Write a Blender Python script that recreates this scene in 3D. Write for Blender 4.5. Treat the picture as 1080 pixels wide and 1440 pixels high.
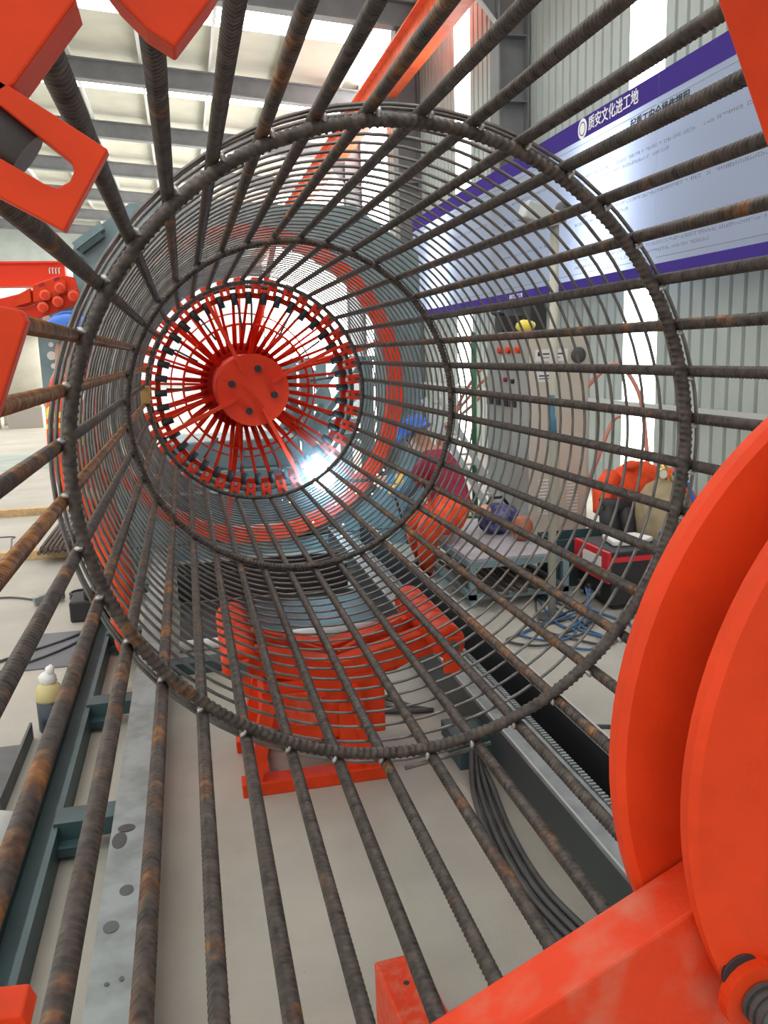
import bpy, bmesh, math, random
from mathutils import Vector, Matrix
R = random.Random(7)
sc = bpy.context.scene
for o in list(bpy.data.objects): bpy.data.objects.remove(o)
C = sc.collection
PI = math.pi
sin, cos = math.sin, math.cos

# ---------------------------------------------------------------- camera
CAMZ = 1.56
FPX, YAW, PITCH, ROLL = 1187.0, .2244, -.1865, -.03
fw = Vector((sin(YAW)*cos(PITCH), cos(YAW)*cos(PITCH), sin(PITCH)))
r0 = Vector((cos(YAW), -sin(YAW), 0)); u0 = r0.cross(fw)
rt = r0*cos(ROLL)+u0*sin(ROLL); up = -r0*sin(ROLL)+u0*cos(ROLL)
cam = bpy.data.cameras.new('camera'); cam.sensor_fit = 'AUTO'; cam.sensor_width = 36
cam.lens = 36*FPX/1440; cam.clip_start = .05; cam.clip_end = 300
co = bpy.data.objects.new('camera', cam); C.objects.link(co)
co.matrix_world = Matrix(((rt.x, up.x, -fw.x, 0), (rt.y, up.y, -fw.y, 0), (rt.z, up.z, -fw.z, CAMZ), (0, 0, 0, 1)))
sc.camera = co

def ray(x, y): return rt*((x-540)/FPX)-up*((y-720)/FPX)+fw
def atY(x, y, Y):
    d = ray(x, y); d = d*(Y/d.y); return Vector((d.x, d.y, d.z+CAMZ))
def atX(x, y, X):
    d = ray(x, y); d = d*(X/d.x); return Vector((d.x, d.y, d.z+CAMZ))
def atZ(x, y, Z=0):
    d = ray(x, y); d = d*((Z-CAMZ)/d.z); return Vector((d.x, d.y, Z))

# ---------------------------------------------------------------- world, light, exposure
w = bpy.data.worlds.new('sky'); sc.world = w; w.use_nodes = True
bg = w.node_tree.nodes['Background']; bg.inputs[0].default_value = (1, .99, .955, 1); bg.inputs[1].default_value = 1.4
sc.view_settings.view_transform = 'Standard'; sc.view_settings.look = 'None'
sc.view_settings.gamma = 1; sc.view_settings.use_curve_mapping = False
sc.view_settings.exposure = -0.12
SKYLIGHT = 7.5

# ---------------------------------------------------------------- materials
MATS = {}
def mat(name, col, rough=.6, metal=0., var=.0, vscale=8., col2=None, bump=0., bscale=60., detail=4, emit=0., spec=.5, lo=.4, hi=.65):
    if name in MATS: return MATS[name]
    m = bpy.data.materials.new(name); m.use_nodes = True; MATS[name] = m
    nt = m.node_tree; b = nt.nodes['Principled BSDF']
    b.inputs['Base Color'].default_value = (*col, 1); b.inputs['Roughness'].default_value = rough
    b.inputs['Metallic'].default_value = metal; b.inputs['Specular IOR Level'].default_value = spec
    tc = nt.nodes.new('ShaderNodeTexCoord')
    if var or col2:
        n = nt.nodes.new('ShaderNodeTexNoise'); n.inputs['Scale'].default_value = vscale; n.inputs['Detail'].default_value = detail
        nt.links.new(tc.outputs['Object'], n.inputs['Vector'])
        rp = nt.nodes.new('ShaderNodeValToRGB')
        c2 = col2 or tuple(min(1, c*(1-var)) for c in col)
        c1 = col if col2 else tuple(min(1, c*(1+var)) for c in col)
        rp.color_ramp.elements[0].position = lo; rp.color_ramp.elements[1].position = hi
        rp.color_ramp.elements[0].color = (*c1, 1); rp.color_ramp.elements[1].color = (*c2, 1)
        nt.links.new(n.outputs['Fac'], rp.inputs['Fac']); nt.links.new(rp.outputs['Color'], b.inputs['Base Color'])
    if bump:
        n2 = nt.nodes.new('ShaderNodeTexNoise'); n2.inputs['Scale'].default_value = bscale; n2.inputs['Detail'].default_value = 5
        nt.links.new(tc.outputs['Object'], n2.inputs['Vector'])
        bp = nt.nodes.new('ShaderNodeBump'); bp.inputs['Strength'].default_value = bump; bp.inputs['Distance'].default_value = .01
        nt.links.new(n2.outputs['Fac'], bp.inputs['Height']); nt.links.new(bp.outputs['Normal'], b.inputs['Normal'])
    if emit:
        b.inputs['Emission Color'].default_value = (*col, 1); b.inputs['Emission Strength'].default_value = emit
    return m

def rebar_mat():
    m = bpy.data.materials.new('rusty_rebar_steel'); m.use_nodes = True; MATS['rebar'] = m
    nt = m.node_tree; b = nt.nodes['Principled BSDF']; L = nt.links.new
    tc = nt.nodes.new('ShaderNodeTexCoord'); at = nt.nodes.new('ShaderNodeAttribute')
    at.attribute_type = 'OBJECT'; at.attribute_name = 'rust'
    oi = nt.nodes.new('ShaderNodeObjectInfo')
    mp = nt.nodes.new('ShaderNodeVectorMath'); mp.operation = 'ADD'
    cx = nt.nodes.new('ShaderNodeCombineXYZ'); mu = nt.nodes.new('ShaderNodeMath'); mu.operation = 'MULTIPLY'; mu.inputs[1].default_value = 50
    L(oi.outputs['Random'], mu.inputs[0])
    for i in range(3): L(mu.outputs[0], cx.inputs[i])
    L(tc.outputs['Object'], mp.inputs[0]); L(cx.outputs[0], mp.inputs[1])
    n1 = nt.nodes.new('ShaderNodeTexNoise'); n1.inputs['Scale'].default_value = 9; n1.inputs['Detail'].default_value = 8; n1.inputs['Roughness'].default_value = .7
    L(mp.outputs[0], n1.inputs['Vector'])
    n2 = nt.nodes.new('ShaderNodeTexNoise'); n2.inputs['Scale'].default_value = 45; n2.inputs['Detail'].default_value = 6
    L(mp.outputs[0], n2.inputs['Vector'])
    base = nt.nodes.new('ShaderNodeValToRGB'); e = base.color_ramp.elements
    e[0].position = .3; e[0].color = (.040, .036, .036, 1); e[1].position = .75; e[1].color = (.15, .122, .106, 1)
    L(n2.outputs['Fac'], base.inputs['Fac'])
    rust = nt.nodes.new('ShaderNodeValToRGB'); e = rust.color_ramp.elements
    e[0].position = .35; e[0].color = (.16, .060, .022, 1); e[1].position = .7; e[1].color = (.50, .22, .055, 1)
    L(n2.outputs['Fac'], rust.inputs['Fac'])
    sb = nt.nodes.new('ShaderNodeMath'); sb.operation = 'SUBTRACT'; sb.inputs[1].default_value = .62
    ad = nt.nodes.new('ShaderNodeMath'); ad.operation = 'ADD'
    L(n1.outputs['Fac'], sb.inputs[0]); L(sb.outputs[0], ad.inputs[0]); L(at.outputs['Fac'], ad.inputs[1])
    ml = nt.nodes.new('ShaderNodeMath'); ml.operation = 'MULTIPLY'; ml.inputs[1].default_value = 6; ml.use_clamp = True
    L(ad.outputs[0], ml.inputs[0])
    mx = nt.nodes.new('ShaderNodeMix'); mx.data_type = 'RGBA'
    L(ml.outputs[0], mx.inputs['Factor']); L(base.outputs[0], mx.inputs[6]); L(rust.outputs[0], mx.inputs[7])
    L(mx.outputs[2], b.inputs['Base Color'])
    b.inputs['Roughness'].default_value = .55; b.inputs['Metallic'].default_value = .25
    bp = nt.nodes.new('ShaderNodeBump'); bp.inputs['Strength'].default_value = .25; bp.inputs['Distance'].default_value = .003
    L(n2.outputs['Fac'], bp.inputs['Height']); L(bp.outputs['Normal'], b.inputs['Normal'])
    return m
rebar_mat()

def concrete_mat():
    m = bpy.data.materials.new('dusty_concrete'); m.use_nodes = True; MATS['concrete'] = m
    nt = m.node_tree; b = nt.nodes['Principled BSDF']; L = nt.links.new
    tc = nt.nodes.new('ShaderNodeTexCoord')
    def noise(s, d=6, r=.6):
        n = nt.nodes.new('ShaderNodeTexNoise'); n.inputs['Scale'].default_value = s; n.inputs['Detail'].default_value = d; n.inputs['Roughness'].default_value = r
        L(tc.outputs['Object'], n.inputs['Vector']); return n
    a = noise(1.3); r1 = nt.nodes.new('ShaderNodeValToRGB'); e = r1.color_ramp.elements
    e[0].position = .3; e[0].color = (.36, .345, .30, 1); e[1].position = .7; e[1].color = (.50, .48, .42, 1); L(a.outputs['Fac'], r1.inputs['Fac'])
    s = noise(3.1, 3); r2 = nt.nodes.new('ShaderNodeValToRGB'); e = r2.color_ramp.elements
    e[0].position = .66; e[0].color = (0, 0, 0, 1); e[1].position = .8; e[1].color = (.5, .5, .5, 1); L(s.outputs['Fac'], r2.inputs['Fac'])
    mx = nt.nodes.new('ShaderNodeMix'); mx.data_type = 'RGBA'; mx.inputs[7].default_value = (.36, .25, .12, 1)
    L(r2.outputs['Color'], mx.inputs['Factor']); L(r1.outputs['Color'], mx.inputs[6])
    k = noise(34, 4); r3 = nt.nodes.new('ShaderNodeValToRGB'); e = r3.color_ramp.elements
    e[0].position = .70; e[0].color = (0, 0, 0, 1); e[1].position = .78; e[1].color = (.6, .6, .6, 1); L(k.outputs['Fac'], r3.inputs['Fac'])
    mx2 = nt.nodes.new('ShaderNodeMix'); mx2.data_type = 'RGBA'; mx2.inputs[7].default_value = (.14, .12, .10, 1)
    L(r3.outputs['Color'], mx2.inputs['Factor']); L(mx.outputs[2], mx2.inputs[6]); L(mx2.outputs[2], b.inputs['Base Color'])
    b.inputs['Roughness'].default_value = .55
    f = noise(120, 3); bp = nt.nodes.new('ShaderNodeBump'); bp.inputs['Strength'].default_value = .12; bp.inputs['Distance'].default_value = .01
    L(f.outputs['Fac'], bp.inputs['Height']); L(bp.outputs['Normal'], b.inputs['Normal'])
concrete_mat()

def banner_mat(name, col, tr=.55):
    m = bpy.data.materials.new(name); m.use_nodes = True; MATS[name] = m
    nt = m.node_tree; L = nt.links.new; out = nt.nodes['Material Output']; nt.nodes.remove(nt.nodes['Principled BSDF'])
    d = nt.nodes.new('ShaderNodeBsdfDiffuse'); t = nt.nodes.new('ShaderNodeBsdfTranslucent'); mx = nt.nodes.new('ShaderNodeMixShader')
    d.inputs[0].default_value = (*col, 1); t.inputs[0].default_value = (*col, 1); mx.inputs[0].default_value = tr
    L(d.outputs[0], mx.inputs[1]); L(t.outputs[0], mx.inputs[2]); L(mx.outputs[0], out.inputs[0])
banner_mat('banner_white', (.70, .76, .90), .68); banner_mat('banner_purple', (.115, .075, .42), .4)

RED = mat('red_machine_paint', (.70, .052, .010), .5, var=.10, vscale=14, bump=.06, bscale=90, spec=.22)
REDD = mat('red_far_paint', (.78, .045, .014), .5, spec=.25)
SCUFF = mat('scuffed_red_paint', (.70, .052, .012), .5, col2=(.62, .15, .09), vscale=38, detail=10, spec=.25, lo=.45, hi=.75, bump=.08, bscale=120)
TEAL = mat('blue_grey_paint', (.20, .30, .33), .5, var=.12, vscale=5)
TEALD = mat('dark_teal', (.038, .078, .086), .5, var=.15, vscale=6)  # deeper teal than the blue-grey, for rail sides and fittings
STEEL = mat('dusty_steel', (.235, .265, .27), .45, metal=.15, var=.2, vscale=10)
DARK = mat('black_rubber', (.022, .022, .025), .6)
DGREY = mat('dark_grey_steel', (.075, .078, .082), .5, var=.2, vscale=9)
WIRE = mat('drawn_wire_steel', (.19, .18, .175), .33, metal=.75, var=.2, vscale=20)
WELD = mat('bright_weld_metal', (.62, .62, .62), .35, metal=.6)
WALL = mat('pale_green_sheet', (.40, .45, .43), .5, var=.05, vscale=2)
ROOF = mat('cream_roof_sheet', (.50, .50, .43), .6, var=.05, vscale=2)
FRAME = mat('grey_structural_steel', (.17, .18, .19), .55, var=.1, vscale=3)
LSTEEL = mat('light_grey_steel', (.50, .52, .52), .5)
DAY = mat('daylit_fibreglass', (1, .99, .96), .6, emit=SKYLIGHT)
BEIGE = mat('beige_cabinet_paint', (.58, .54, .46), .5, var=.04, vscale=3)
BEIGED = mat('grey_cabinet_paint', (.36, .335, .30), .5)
WHITE = mat('white_plastic', (.80, .80, .79), .45)
BLUE = mat('blue_plastic', (.02, .15, .62), .4)
BLUEH = mat('blue_hose', (.05, .16, .36), .45)
ORANGE = mat('orange_fabric', (.86, .085, .02), .8, var=.15, vscale=12, bump=.3, bscale=25)
YELLOW = mat('yellow_reflective', (.85, .72, .10), .5)
MAROON = mat('maroon_fabric', (.30, .022, .06), .85, var=.2, vscale=9, bump=.3, bscale=20)
JEANS = mat('blue_fabric', (.08, .22, .34), .85, var=.2, vscale=12)
SKIN = mat('skin', (.52, .26, .17), .55)
NAVY = mat('navy_fabric', (.025, .03, .12), .8, col2=(.18, .19, .36), vscale=26)
TAN = mat('tan_canvas', (.36, .29, .18), .8, var=.15, vscale=10)
GLOVE = mat('tan_glove', (.55, .33, .13), .8)
WOOD = mat('pale_timber', (.55, .37, .19), .7, var=.15, vscale=18)
GREENP = mat('green_paint', (.03, .16, .07), .5)
PINK = mat('pinkish_hose', (.62, .26, .20), .6)
BRASS = mat('brass', (.70, .50, .16), .35, metal=.6)
CRANE = mat('orange_crane_paint', (.78, .115, .035), .5, var=.12, vscale=5)
PURPLET = mat('title_white_print', (.88, .88, .90), .6)
INK = mat('black_print', (.03, .03, .035), .6)
BODYINK = mat('grey_print', (.24, .26, .32), .6)
CREAM = mat('cream_tank_paint', (.50, .49, .41), .5, var=.06, vscale=3)
LANE = mat('green_floor_paint', (.30, .37, .33), .55, var=.15, vscale=2)
WET = mat('wet_oil_stain', (.045, .055, .06), .3)

# ---------------------------------------------------------------- mesh helpers
class MB:
    def __init__(s): s.v = []; s.f = []; s.sm = []
    def add(s, vs, fs, smooth=False):
        k = len(s.v); s.v += [tuple(v) for v in vs]; s.f += [tuple(i+k for i in f) for f in fs]; s.sm += [smooth]*len(fs); return s
    def box(s, a, b, M=None):
        (x0, y0, z0), (x1, y1, z1) = a, b
        vs = [Vector(p) for p in ((x0,y0,z0),(x1,y0,z0),(x1,y1,z0),(x0,y1,z0),(x0,y0,z1),(x1,y0,z1),(x1,y1,z1),(x0,y1,z1))]
        if M: vs = [M @ v for v in vs]
        return s.add(vs, [(0,3,2,1),(4,5,6,7),(0,1,5,4),(1,2,6,5),(2,3,7,6),(3,0,4,7)])
    def bar(s, p, q, wd, ht, up=(0, 0, 1)):           # rectangular bar from p to q
        p, q = Vector(p), Vector(q); d = (q-p); l = d.length; d.normalize(); u = Vector(up)
        x = d.cross(u)
        if x.length < 1e-4: x = d.cross(Vector((1, 0, 0)))
        x.normalize(); u = x.cross(d)
        vs = []
        for e in (p, q):
            for a, b in ((-1,-1),(1,-1),(1,1),(-1,1)): vs.append(e+x*(a*wd/2)+u*(b*ht/2))
        return s.add(vs, [(0,3,2,1),(4,5,6,7),(0,1,5,4),(1,2,6,5),(2,3,7,6),(3,0,4,7)])
    def tube(s, pts, r, n=8, caps=True, closed=False):
        pts = [Vector(p) for p in pts]; m = len(pts); rs = r if isinstance(r, (list, tuple)) else [r]*m
        vs = []; prev = None
        for i, p in enumerate(pts):
            if closed: d = pts[(i+1) % m]-pts[i-1]
            else: d = pts[min(i+1, m-1)]-pts[max(i-1, 0)]
            d.normalize()
            if prev is None:
                u = Vector((0, 0, 1)) if abs(d.z) < .9 else Vector((1, 0, 0))
            else: u = prev
            x = d.cross(u); x.normalize(); u = x.cross(d); prev = u
            for k in range(n):
                a = 2*PI*k/n; vs.append(p+x*(cos(a)*rs[i])+u*(sin(a)*rs[i]))
        fs = []
        for i in range(m if closed else m-1):
            for k in range(n):
                a = i*n+k; b = i*n+(k+1) % n; j = ((i+1) % m)*n
                fs.append((a, j+k, j+(k+1) % n, b))
        s.add(vs, fs, True)
        if caps and not closed:
            k0 = len(s.v)-len(vs); s.f.append(tuple(k0+k for k in range(n))); s.f.append(tuple(k0+(m-1)*n+k for k in reversed(range(n)))); s.sm += [False, False]
        return s
    def cyl(s, p, q, r, n=16, r2=None): return s.tube([p, q], [r, r if r2 is None else r2], n)
    def lathe(s, prof, n=24, M=None, smooth=True):      # prof (r,z) about z
        vs = []; m = len(prof)
        for r, z in prof:
            for k in range(n):
                a = 2*PI*k/n; v = Vector((cos(a)*r, sin(a)*r, z)); vs.append(M @ v if M else v)
        fs = [(i*n+k, i*n+(k+1) % n, (i+1)*n+(k+1) % n, (i+1)*n+k) for i in range(m-1) for k in range(n)]
        s.add(vs, fs, smooth)
        k0 = len(s.v)-len(vs)
        if prof[0][0] > 1e-5: s.f.append(tuple(k0+k for k in reversed(range(n)))); s.sm.append(False)
        if prof[-1][0] > 1e-5: s.f.append(tuple(k0+(m-1)*n+k for k in range(n))); s.sm.append(False)
        return s
    def prism(s, poly, d):                              # poly: list of 3D points, d: extrusion vector
        poly = [Vector(p) for p in poly]; n = len(poly); d = Vector(d)
        vs = poly+[p+d for p in poly]
        fs = [tuple(range(n)), tuple(reversed(range(n, 2*n)))]+[(i, i+n, (i+1) % n+n, (i+1) % n) for i in range(n)]
        return s.add(vs, fs)
    def ball(s, c, r, n=12, m=8, sc3=(1, 1, 1), jit=0):
        c = Vector(c); vs = []; fs = []
        for i in range(m+1):
            t = PI*i/m
            for k in range(n):
                a = 2*PI*k/n; q = r*(1+R.uniform(-jit, jit))
                vs.append(c+Vector((sin(t)*cos(a)*q*sc3[0], sin(t)*sin(a)*q*sc3[1], cos(t)*q*sc3[2])))
        for i in range(m):
            for k in range(n): fs.append((i*n+k, (i+1)*n+k, (i+1)*n+(k+1) % n, i*n+(k+1) % n))
        return s.add(vs, fs, True)
    def ringplate(s, cx, cz, r1, r2, y0, y1, n=64, outer=None):   # annulus normal to Y; outer(angle)->radius
        vs = []
        for k in range(n):
            a = 2*PI*k/n; ro = outer(a) if outer else r2
            for rr, y in ((r1, y0), (ro, y0), (ro, y1), (r1, y1)): vs.append((cx+cos(a)*rr, y, cz+sin(a)*rr))
        fs = []
        for k in range(n):
            a = 4*k; b = 4*((k+1) % n)
            for i in range(4): fs.append((a+i, a+(i+1) % 4, b+(i+1) % 4, b+i))
        return s.add(vs, fs)
    def mesh(s, name):
        me = bpy.data.meshes.new(name); me.from_pydata(s.v, [], s.f); me.update()
        bm = bmesh.new(); bm.from_mesh(me); bmesh.ops.recalc_face_normals(bm, faces=bm.faces); bm.to_mesh(me); bm.free()
        me.polygons.foreach_set('use_smooth', s.sm); me.update()
        return me
    def build(s, name, m, parent=None, loc=None, bevel=0):
        o = bpy.data.objects.new(name, s.mesh(name)); C.objects.link(o); o.data.materials.append(m)
        if parent: o.parent = parent
        if loc: o.location = loc
        if bevel:
            b = o.modifiers.new('edge', 'BEVEL'); b.width = bevel; b.segments = 2; b.limit_method = 'ANGLE'; b.angle_limit = .9
        return o
def tag(o, label=None, cat=None, group=None, kind=None):
    if label: o['label'] = label
    if cat: o['category'] = cat
    if group: o['group'] = group
    if kind: o['kind'] = kind
    return o
def thing(name, label, cat, loc=(0, 0, 0), group=None):
    o = bpy.data.objects.new(name, None); C.objects.link(o); o.location = loc; o.empty_display_size = .05
    return tag(o, label, cat, group)
def struct(mb, name, m): return tag(mb.build(name, m), kind='structure')
def link_copy(o, parent, loc=None, rot=None):
    c = o.copy(); C.objects.link(c); c.parent = parent
    if loc is not None: c.location = loc
    if rot is not None: c.rotation_euler = rot
    return c
def text(body, size, m, name, parent, M, ext=.002, align='LEFT', bold=0.):
    cu = bpy.data.curves.new(name, 'FONT'); cu.body = body; cu.size = size; cu.extrude = ext; cu.align_x = align; cu.align_y = 'CENTER'; cu.offset = bold
    t = bpy.data.objects.new(name, cu); C.objects.link(t)
    dg = bpy.context.evaluated_depsgraph_get(); me = bpy.data.meshes.new_from_object(t.evaluated_get(dg))
    bpy.data.objects.remove(t); o = bpy.data.objects.new(name, me); C.objects.link(o); me.materials.clear(); me.materials.append(m)
    if parent: o.parent = parent
    o.matrix_local = M
    return o

# ================================================================ SETTING
WX = 4.4                                                # right wall
HALLY0, HALLY1, LX, RIDGE = -9, 47, -25, -10
def roofz(x): return 7.85-.075*(x-2) if x > RIDGE else 7.85+.075*12-.075*(RIDGE-x)
fl = struct(MB().box((LX-.2, HALLY0-14, -.2), (WX+.4, HALLY1+12, 0)), 'floor', MATS['concrete'])
struct(MB().box((LX, 13.4, .001), (-1.9, 15.9, .004)), 'floor_lane', LANE)
# corrugated right wall: recessed grooves between wide pans
def corrugated(y0, y1, pitch, x, dep, z0, z1, gw=.05):
    pr = []; y = y0
    while y < y1:
        pr += [(x, y), (x, y+pitch-gw), (x+dep, y+pitch-gw+.012), (x+dep, y+pitch-.012)]; y += pitch
    mb = MB(); n = len(pr)
    mb.add([(a, b, z0) for a, b in pr]+[(a, b, z1) for a, b in pr], [(i, i+1, i+1+n, i+n) for i in range(n-1)])
    mb.box((x+dep+.01, y0, z0), (x+dep+.05, y1, z1))
    return mb
STR = [(7.28, 8.05), (12.65, 13.5), (18.0, 20.6), (23.0, 46.8)]
wall = tag(bpy.data.objects.new('wall_right', None), kind='structure'); C.objects.link(wall)
yy = HALLY0
for i, (a, b) in enumerate(STR+[(HALLY1, HALLY1)]):
    corrugated(yy, a, .189, WX, .035, 0, 7.9).build('wall_sheet', WALL, wall)
    if b > a: MB().box((WX+.01, a, .0), (WX+.03, b, 7.9)).build('daylight_strip', DAY, wall)
    yy = b
MB().box((WX-.05, HALLY0, .94), (WX, HALLY1, 1.0)).build('wall_girt', LSTEEL, wall)
RAFT = [10.45+5.0*i for i in range(-3, 8)]
for y in RAFT:
    if y < 8 or y > 22: continue
    mb = MB().box((3.98, y, 0), (4.0, y+.3, 7.3)).box((4.36, y, 0), (4.38, y+.3, 7.3)).box((4.0, y+.14, 0), (4.36, y+.16, 7.3))
    for z in (1.5, 3.2, 4.55, 5.3): mb.box((4.0, y+.02, z), (4.36, y+.28, z+.015))
    mb.box((3.66, y+.02, 5.92), (3.98, y+.26, 5.96)).prism([(3.98, y+.1, 5.45), (3.66, y+.1, 5.8), (3.66, y+.1, 5.92), (3.98, y+.1, 5.92)], (0, .02, 0))
    mb.build('column', FRAME, wall)
    MB().bar((3.66, y+.05, 5.78), (3.98, y+.05, 5.42), .06, .03).build('bracket_brace', LSTEEL, wall)
# far end wall with a big daylit doorway
we = tag(bpy.data.objects.new('wall_end', None), kind='structure'); C.objects.link(we)
for a, b, z0, z1 in ((LX, -16, 0, 9), (-7.5, -5.6, 0, 9), (3.4, WX, 0, 9), (-16, -7.5, 5.5, 9), (-5.6, 3.4, 6.6, 9)):
    MB().box((a, HALLY1, z0), (b, HALLY1+.1, z1)).build('wall_sheet', WALL, we)
wl = struct(MB().box((LX-.1, 4, 0), (LX, HALLY1, 7.4)), 'wall_left', WALL)
# roof
ce = tag(bpy.data.objects.new('ceiling', None), kind='structure'); C.objects.link(ce)
def roofslab(mb, x0, x1, y0, y1, up_, th=.03):
    z0, z1 = roofz(x0)+up_, roofz(x1)+up_
    return mb.add([(x0,y0,z0),(x1,y0,z1),(x1,y1,z1),(x0,y1,z0),(x0,y0,z0+th),(x1,y0,z1+th),(x1,y1,z1+th),(x0,y1,z0+th)],
                  [(0,3,2,1),(4,5,6,7),(0,1,5,4),(1,2,6,5),(2,3,7,6),(3,0,4,7)])
for y in RAFT:
    for x0, x1 in ((RIDGE, WX), (LX, RIDGE+.001)):
        x1 = x1-.001
        roofslab(MB(), x0, x1, y+.35, y+1.75, 0).build('roof_sheet', ROOF, ce)
        roofslab(MB(), x0, x1, y+2.75, y+5.35, 0).build('roof_sheet', ROOF, ce)
        for k in range(4):
            xa = x0+(x1-x0)*k/4; xb = x0+(x1-x0)*(k+1)/4-.03
            roofslab(MB(), xa, xb, y+1.75, y+2.75, 0).build('skylight_panel', DAY, ce)
    mb = MB()
    for x0, x1 in ((RIDGE, WX-.06), (LX, RIDGE+.001)):
        x1 = x1-.001
        roofslab(mb, x0, x1, y-.12, y+.12, -.62, .025); roofslab(mb, x0, x1, y-.01, y+.01, -.60, .38); roofslab(mb, x0, x1, y-.12, y+.12, -.22, .025)
    mb.build('rafter', FRAME, ce)
x = WX-.5
while x > -16:
    z = roofz(x); mb = MB().box((x-.03, RAFT[0], z-.19), (x+.03, HALLY1, z-.17)).box((x-.005, RAFT[0], z-.17), (x+.005, HALLY1, z-.004))
    mb.build('purlin', LSTEEL, ce); x -= 1.45
# crane runway beam on the wall brackets
t = thing('crane_runway_beam', 'orange-red crane runway beam carried on brackets along the sheet wall', 'beam', (3.84, 20, 5.96))
MB().box((-.13, -28, 0), (.13, 26, .03)).box((-.02, -28, .03), (.02, 26, .62)).box((-.13, -28, .62), (.13, 26, .65)).build('beam_section', CRANE, t)
MB().box((-.035, -28, .65), (.035, 26, .72)).build('rail', REDD, t)

# ================================================================ REBAR CAGE
AX, AZ = .4844, CAMZ-.2417
RB = .7635; BR = .0128
def rib_tube(path, frame, total, pitch, r, h, n, closed=False, slant=.28):
    """ribbed bar: path(s)->point, frame(s)->(x,y) unit vectors across the bar"""
    k = int(total/pitch); ss = []
    for i in range(k):
        b = i*pitch
        ss += [(b, 0), (b+pitch*.42, 0), (b+pitch*.58, 1), (b+pitch*.78, 1)]
    mb = MB(); vs = []
    if not closed: ss.append((total, 0))
    for s, up_ in ss:
        for j in range(n):
            a = 2*PI*j/n; sl = slant*cos(2*a+.6)*pitch
            st = min(max(s+sl, 0), total) if not closed else s+sl
            p = path(st); ex, ey = frame(st)
            rr = r+(h*abs(sin(a))**.5 if up_ else 0)
            if abs(sin(a)) < .1: rr = r+h
            vs.append(p+ex*(cos(a)*rr)+ey*(sin(a)*rr))
    m = len(ss); fs = []
    for i in range(m if closed else m-1):
        for j in range(n):
            i2 = (i+1) % m; fs.append((i*n+j, i2*n+j, i2*n+(j+1) % n, i*n+(j+1) % n))
    mb.add(vs, fs, True)
    if not closed: mb.add(vs[:n], [tuple(range(n))]); mb.add(vs[-n:], [tuple(reversed(range(n)))])
    return mb
Y0B, Y1B = .46, 6.42
cage = thing('rebar_cage', 'long cylindrical cage of thick rusty ribbed bars with stiffener rings and wound wire', 'rebar cage', (AX, 1.9, AZ))
CY = 1.9
barmb = rib_tube(lambda s: Vector((0, s, 0)), lambda s: (Vector((1, 0, 0)), Vector((0, 0, 1))), Y1B-Y0B, .0135, BR, .0017, 12)
bar0 = barmb.build('longitudinal_bar', MATS['rebar'])
PH = -.073
rusty = {31: .24, 32: .12, 33: .27, 34: .24, 35: .10, 36: -.05, 37: .12, 38: .06, 39: .12, 30: .08, 29: .13, 28: .10, 27: .12, 1: .12, 15: .12, 16: .10, 17: .15, 18: .12, 40: .06, 9: .12, 10: -.08, 11: .06, 23: -.02}
for i in range(40):
    a = PH+i*2*PI/40
    o = bar0 if i == 0 else link_copy(bar0, cage)
    o.parent = cage
    rr = RB
    o.location = (rr*sin(a), Y0B-CY+R.uniform(-.03, 0), rr*cos(a)); o.rotation_euler = (0, R.uniform(0, PI), 0)
    o['rust'] = rusty.get(i+1, R.uniform(-.03, .09))
RR = RB-BR-.0142
def ringpath(s, rad=RR): a = s/rad; return Vector((rad*sin(a), 0, rad*cos(a)))
def ringframe(s, rad=RR): a = s/rad; return (Vector((0, 1, 0)), Vector((sin(a), 0, cos(a))))
k = round(2*PI*RR/.0165); tot = 2*PI*RR
ring0 = rib_tube(ringpath, ringframe, tot+1e-6, tot/k, .0135, .0026, 12, closed=True, slant=.15).build('stiffener_ring', MATS['rebar'], cage)
ring0['rust'] = -.02; ring0.location = (0, 1.9-CY, 0)
for j, y in enumerate((3.85, 5.92, 6.30)):
    o = link_copy(ring0, cage, (0, y-CY, 0), (0, .7+j, 0)); o['rust'] = 0.0 if j else .02
# lap of the front ring's loose end, lower left
a0, a1 = 3.93, 4.24
lap = rib_tube(lambda s: Vector(((RR-.006)*sin(a0+s/RR), -.029, (RR-.006)*cos(a0+s/RR))), lambda s: (Vector((0, 1, 0)), Vector((sin(a0+s/RR), 0, cos(a0+s/RR)))), (a1-a0)*RR, .0165, .0135, .0026, 12, slant=.15).build('ring_lap', MATS['rebar'], cage)
lap['rust'] = .13
# wound wire
RS = RB+BR+.0062; pts = []
nt_ = 46; y0 = 1.93; seg = 80
y = y0
for i in range(nt_*seg+1):
    tt = i/seg; a = -tt*2*PI+2.2
    wob = .004*sin(3*a+tt)+.003*sin(7*a+2*tt)
    pitch_y = y0-CY+(.03*min(tt, 2)+max(0, tt-2)*.092)
    pts.append((RS*sin(a)*(1+.002*sin(5*tt)), pitch_y+wob, RS*cos(a)))
MB().tube(pts, .0047, 6).build('wound_wire', WIRE, cage)
# weld beads on the front ring
wb = MB().ball((0, 0, 0), .0075, 8, 5, (1, .7, 1.5), .3).build('weld_bead', WELD)
for i in range(40):
    a = PH+i*2*PI/40; q = wb if i == 0 else link_copy(wb, cage)
    q.parent = cage; da = .02
    q.location = ((RB-.013)*sin(a+da), -.010+R.uniform(-.005, .002), (RB-.013)*cos(a+da)); q.rotation_euler = (R.uniform(-.4, .4), a, 0)
# loose wire tail under the front ring
tail = MB().tube([atZ(570, 1080, .50)-Vector((AX, CY, AZ)), atZ(620, 1066, .50)-Vector((AX, CY, AZ)), atZ(690, 1045, .52)-Vector((AX, CY, AZ))], .006, 6).build('wire_tail', WIRE, cage)

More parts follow.
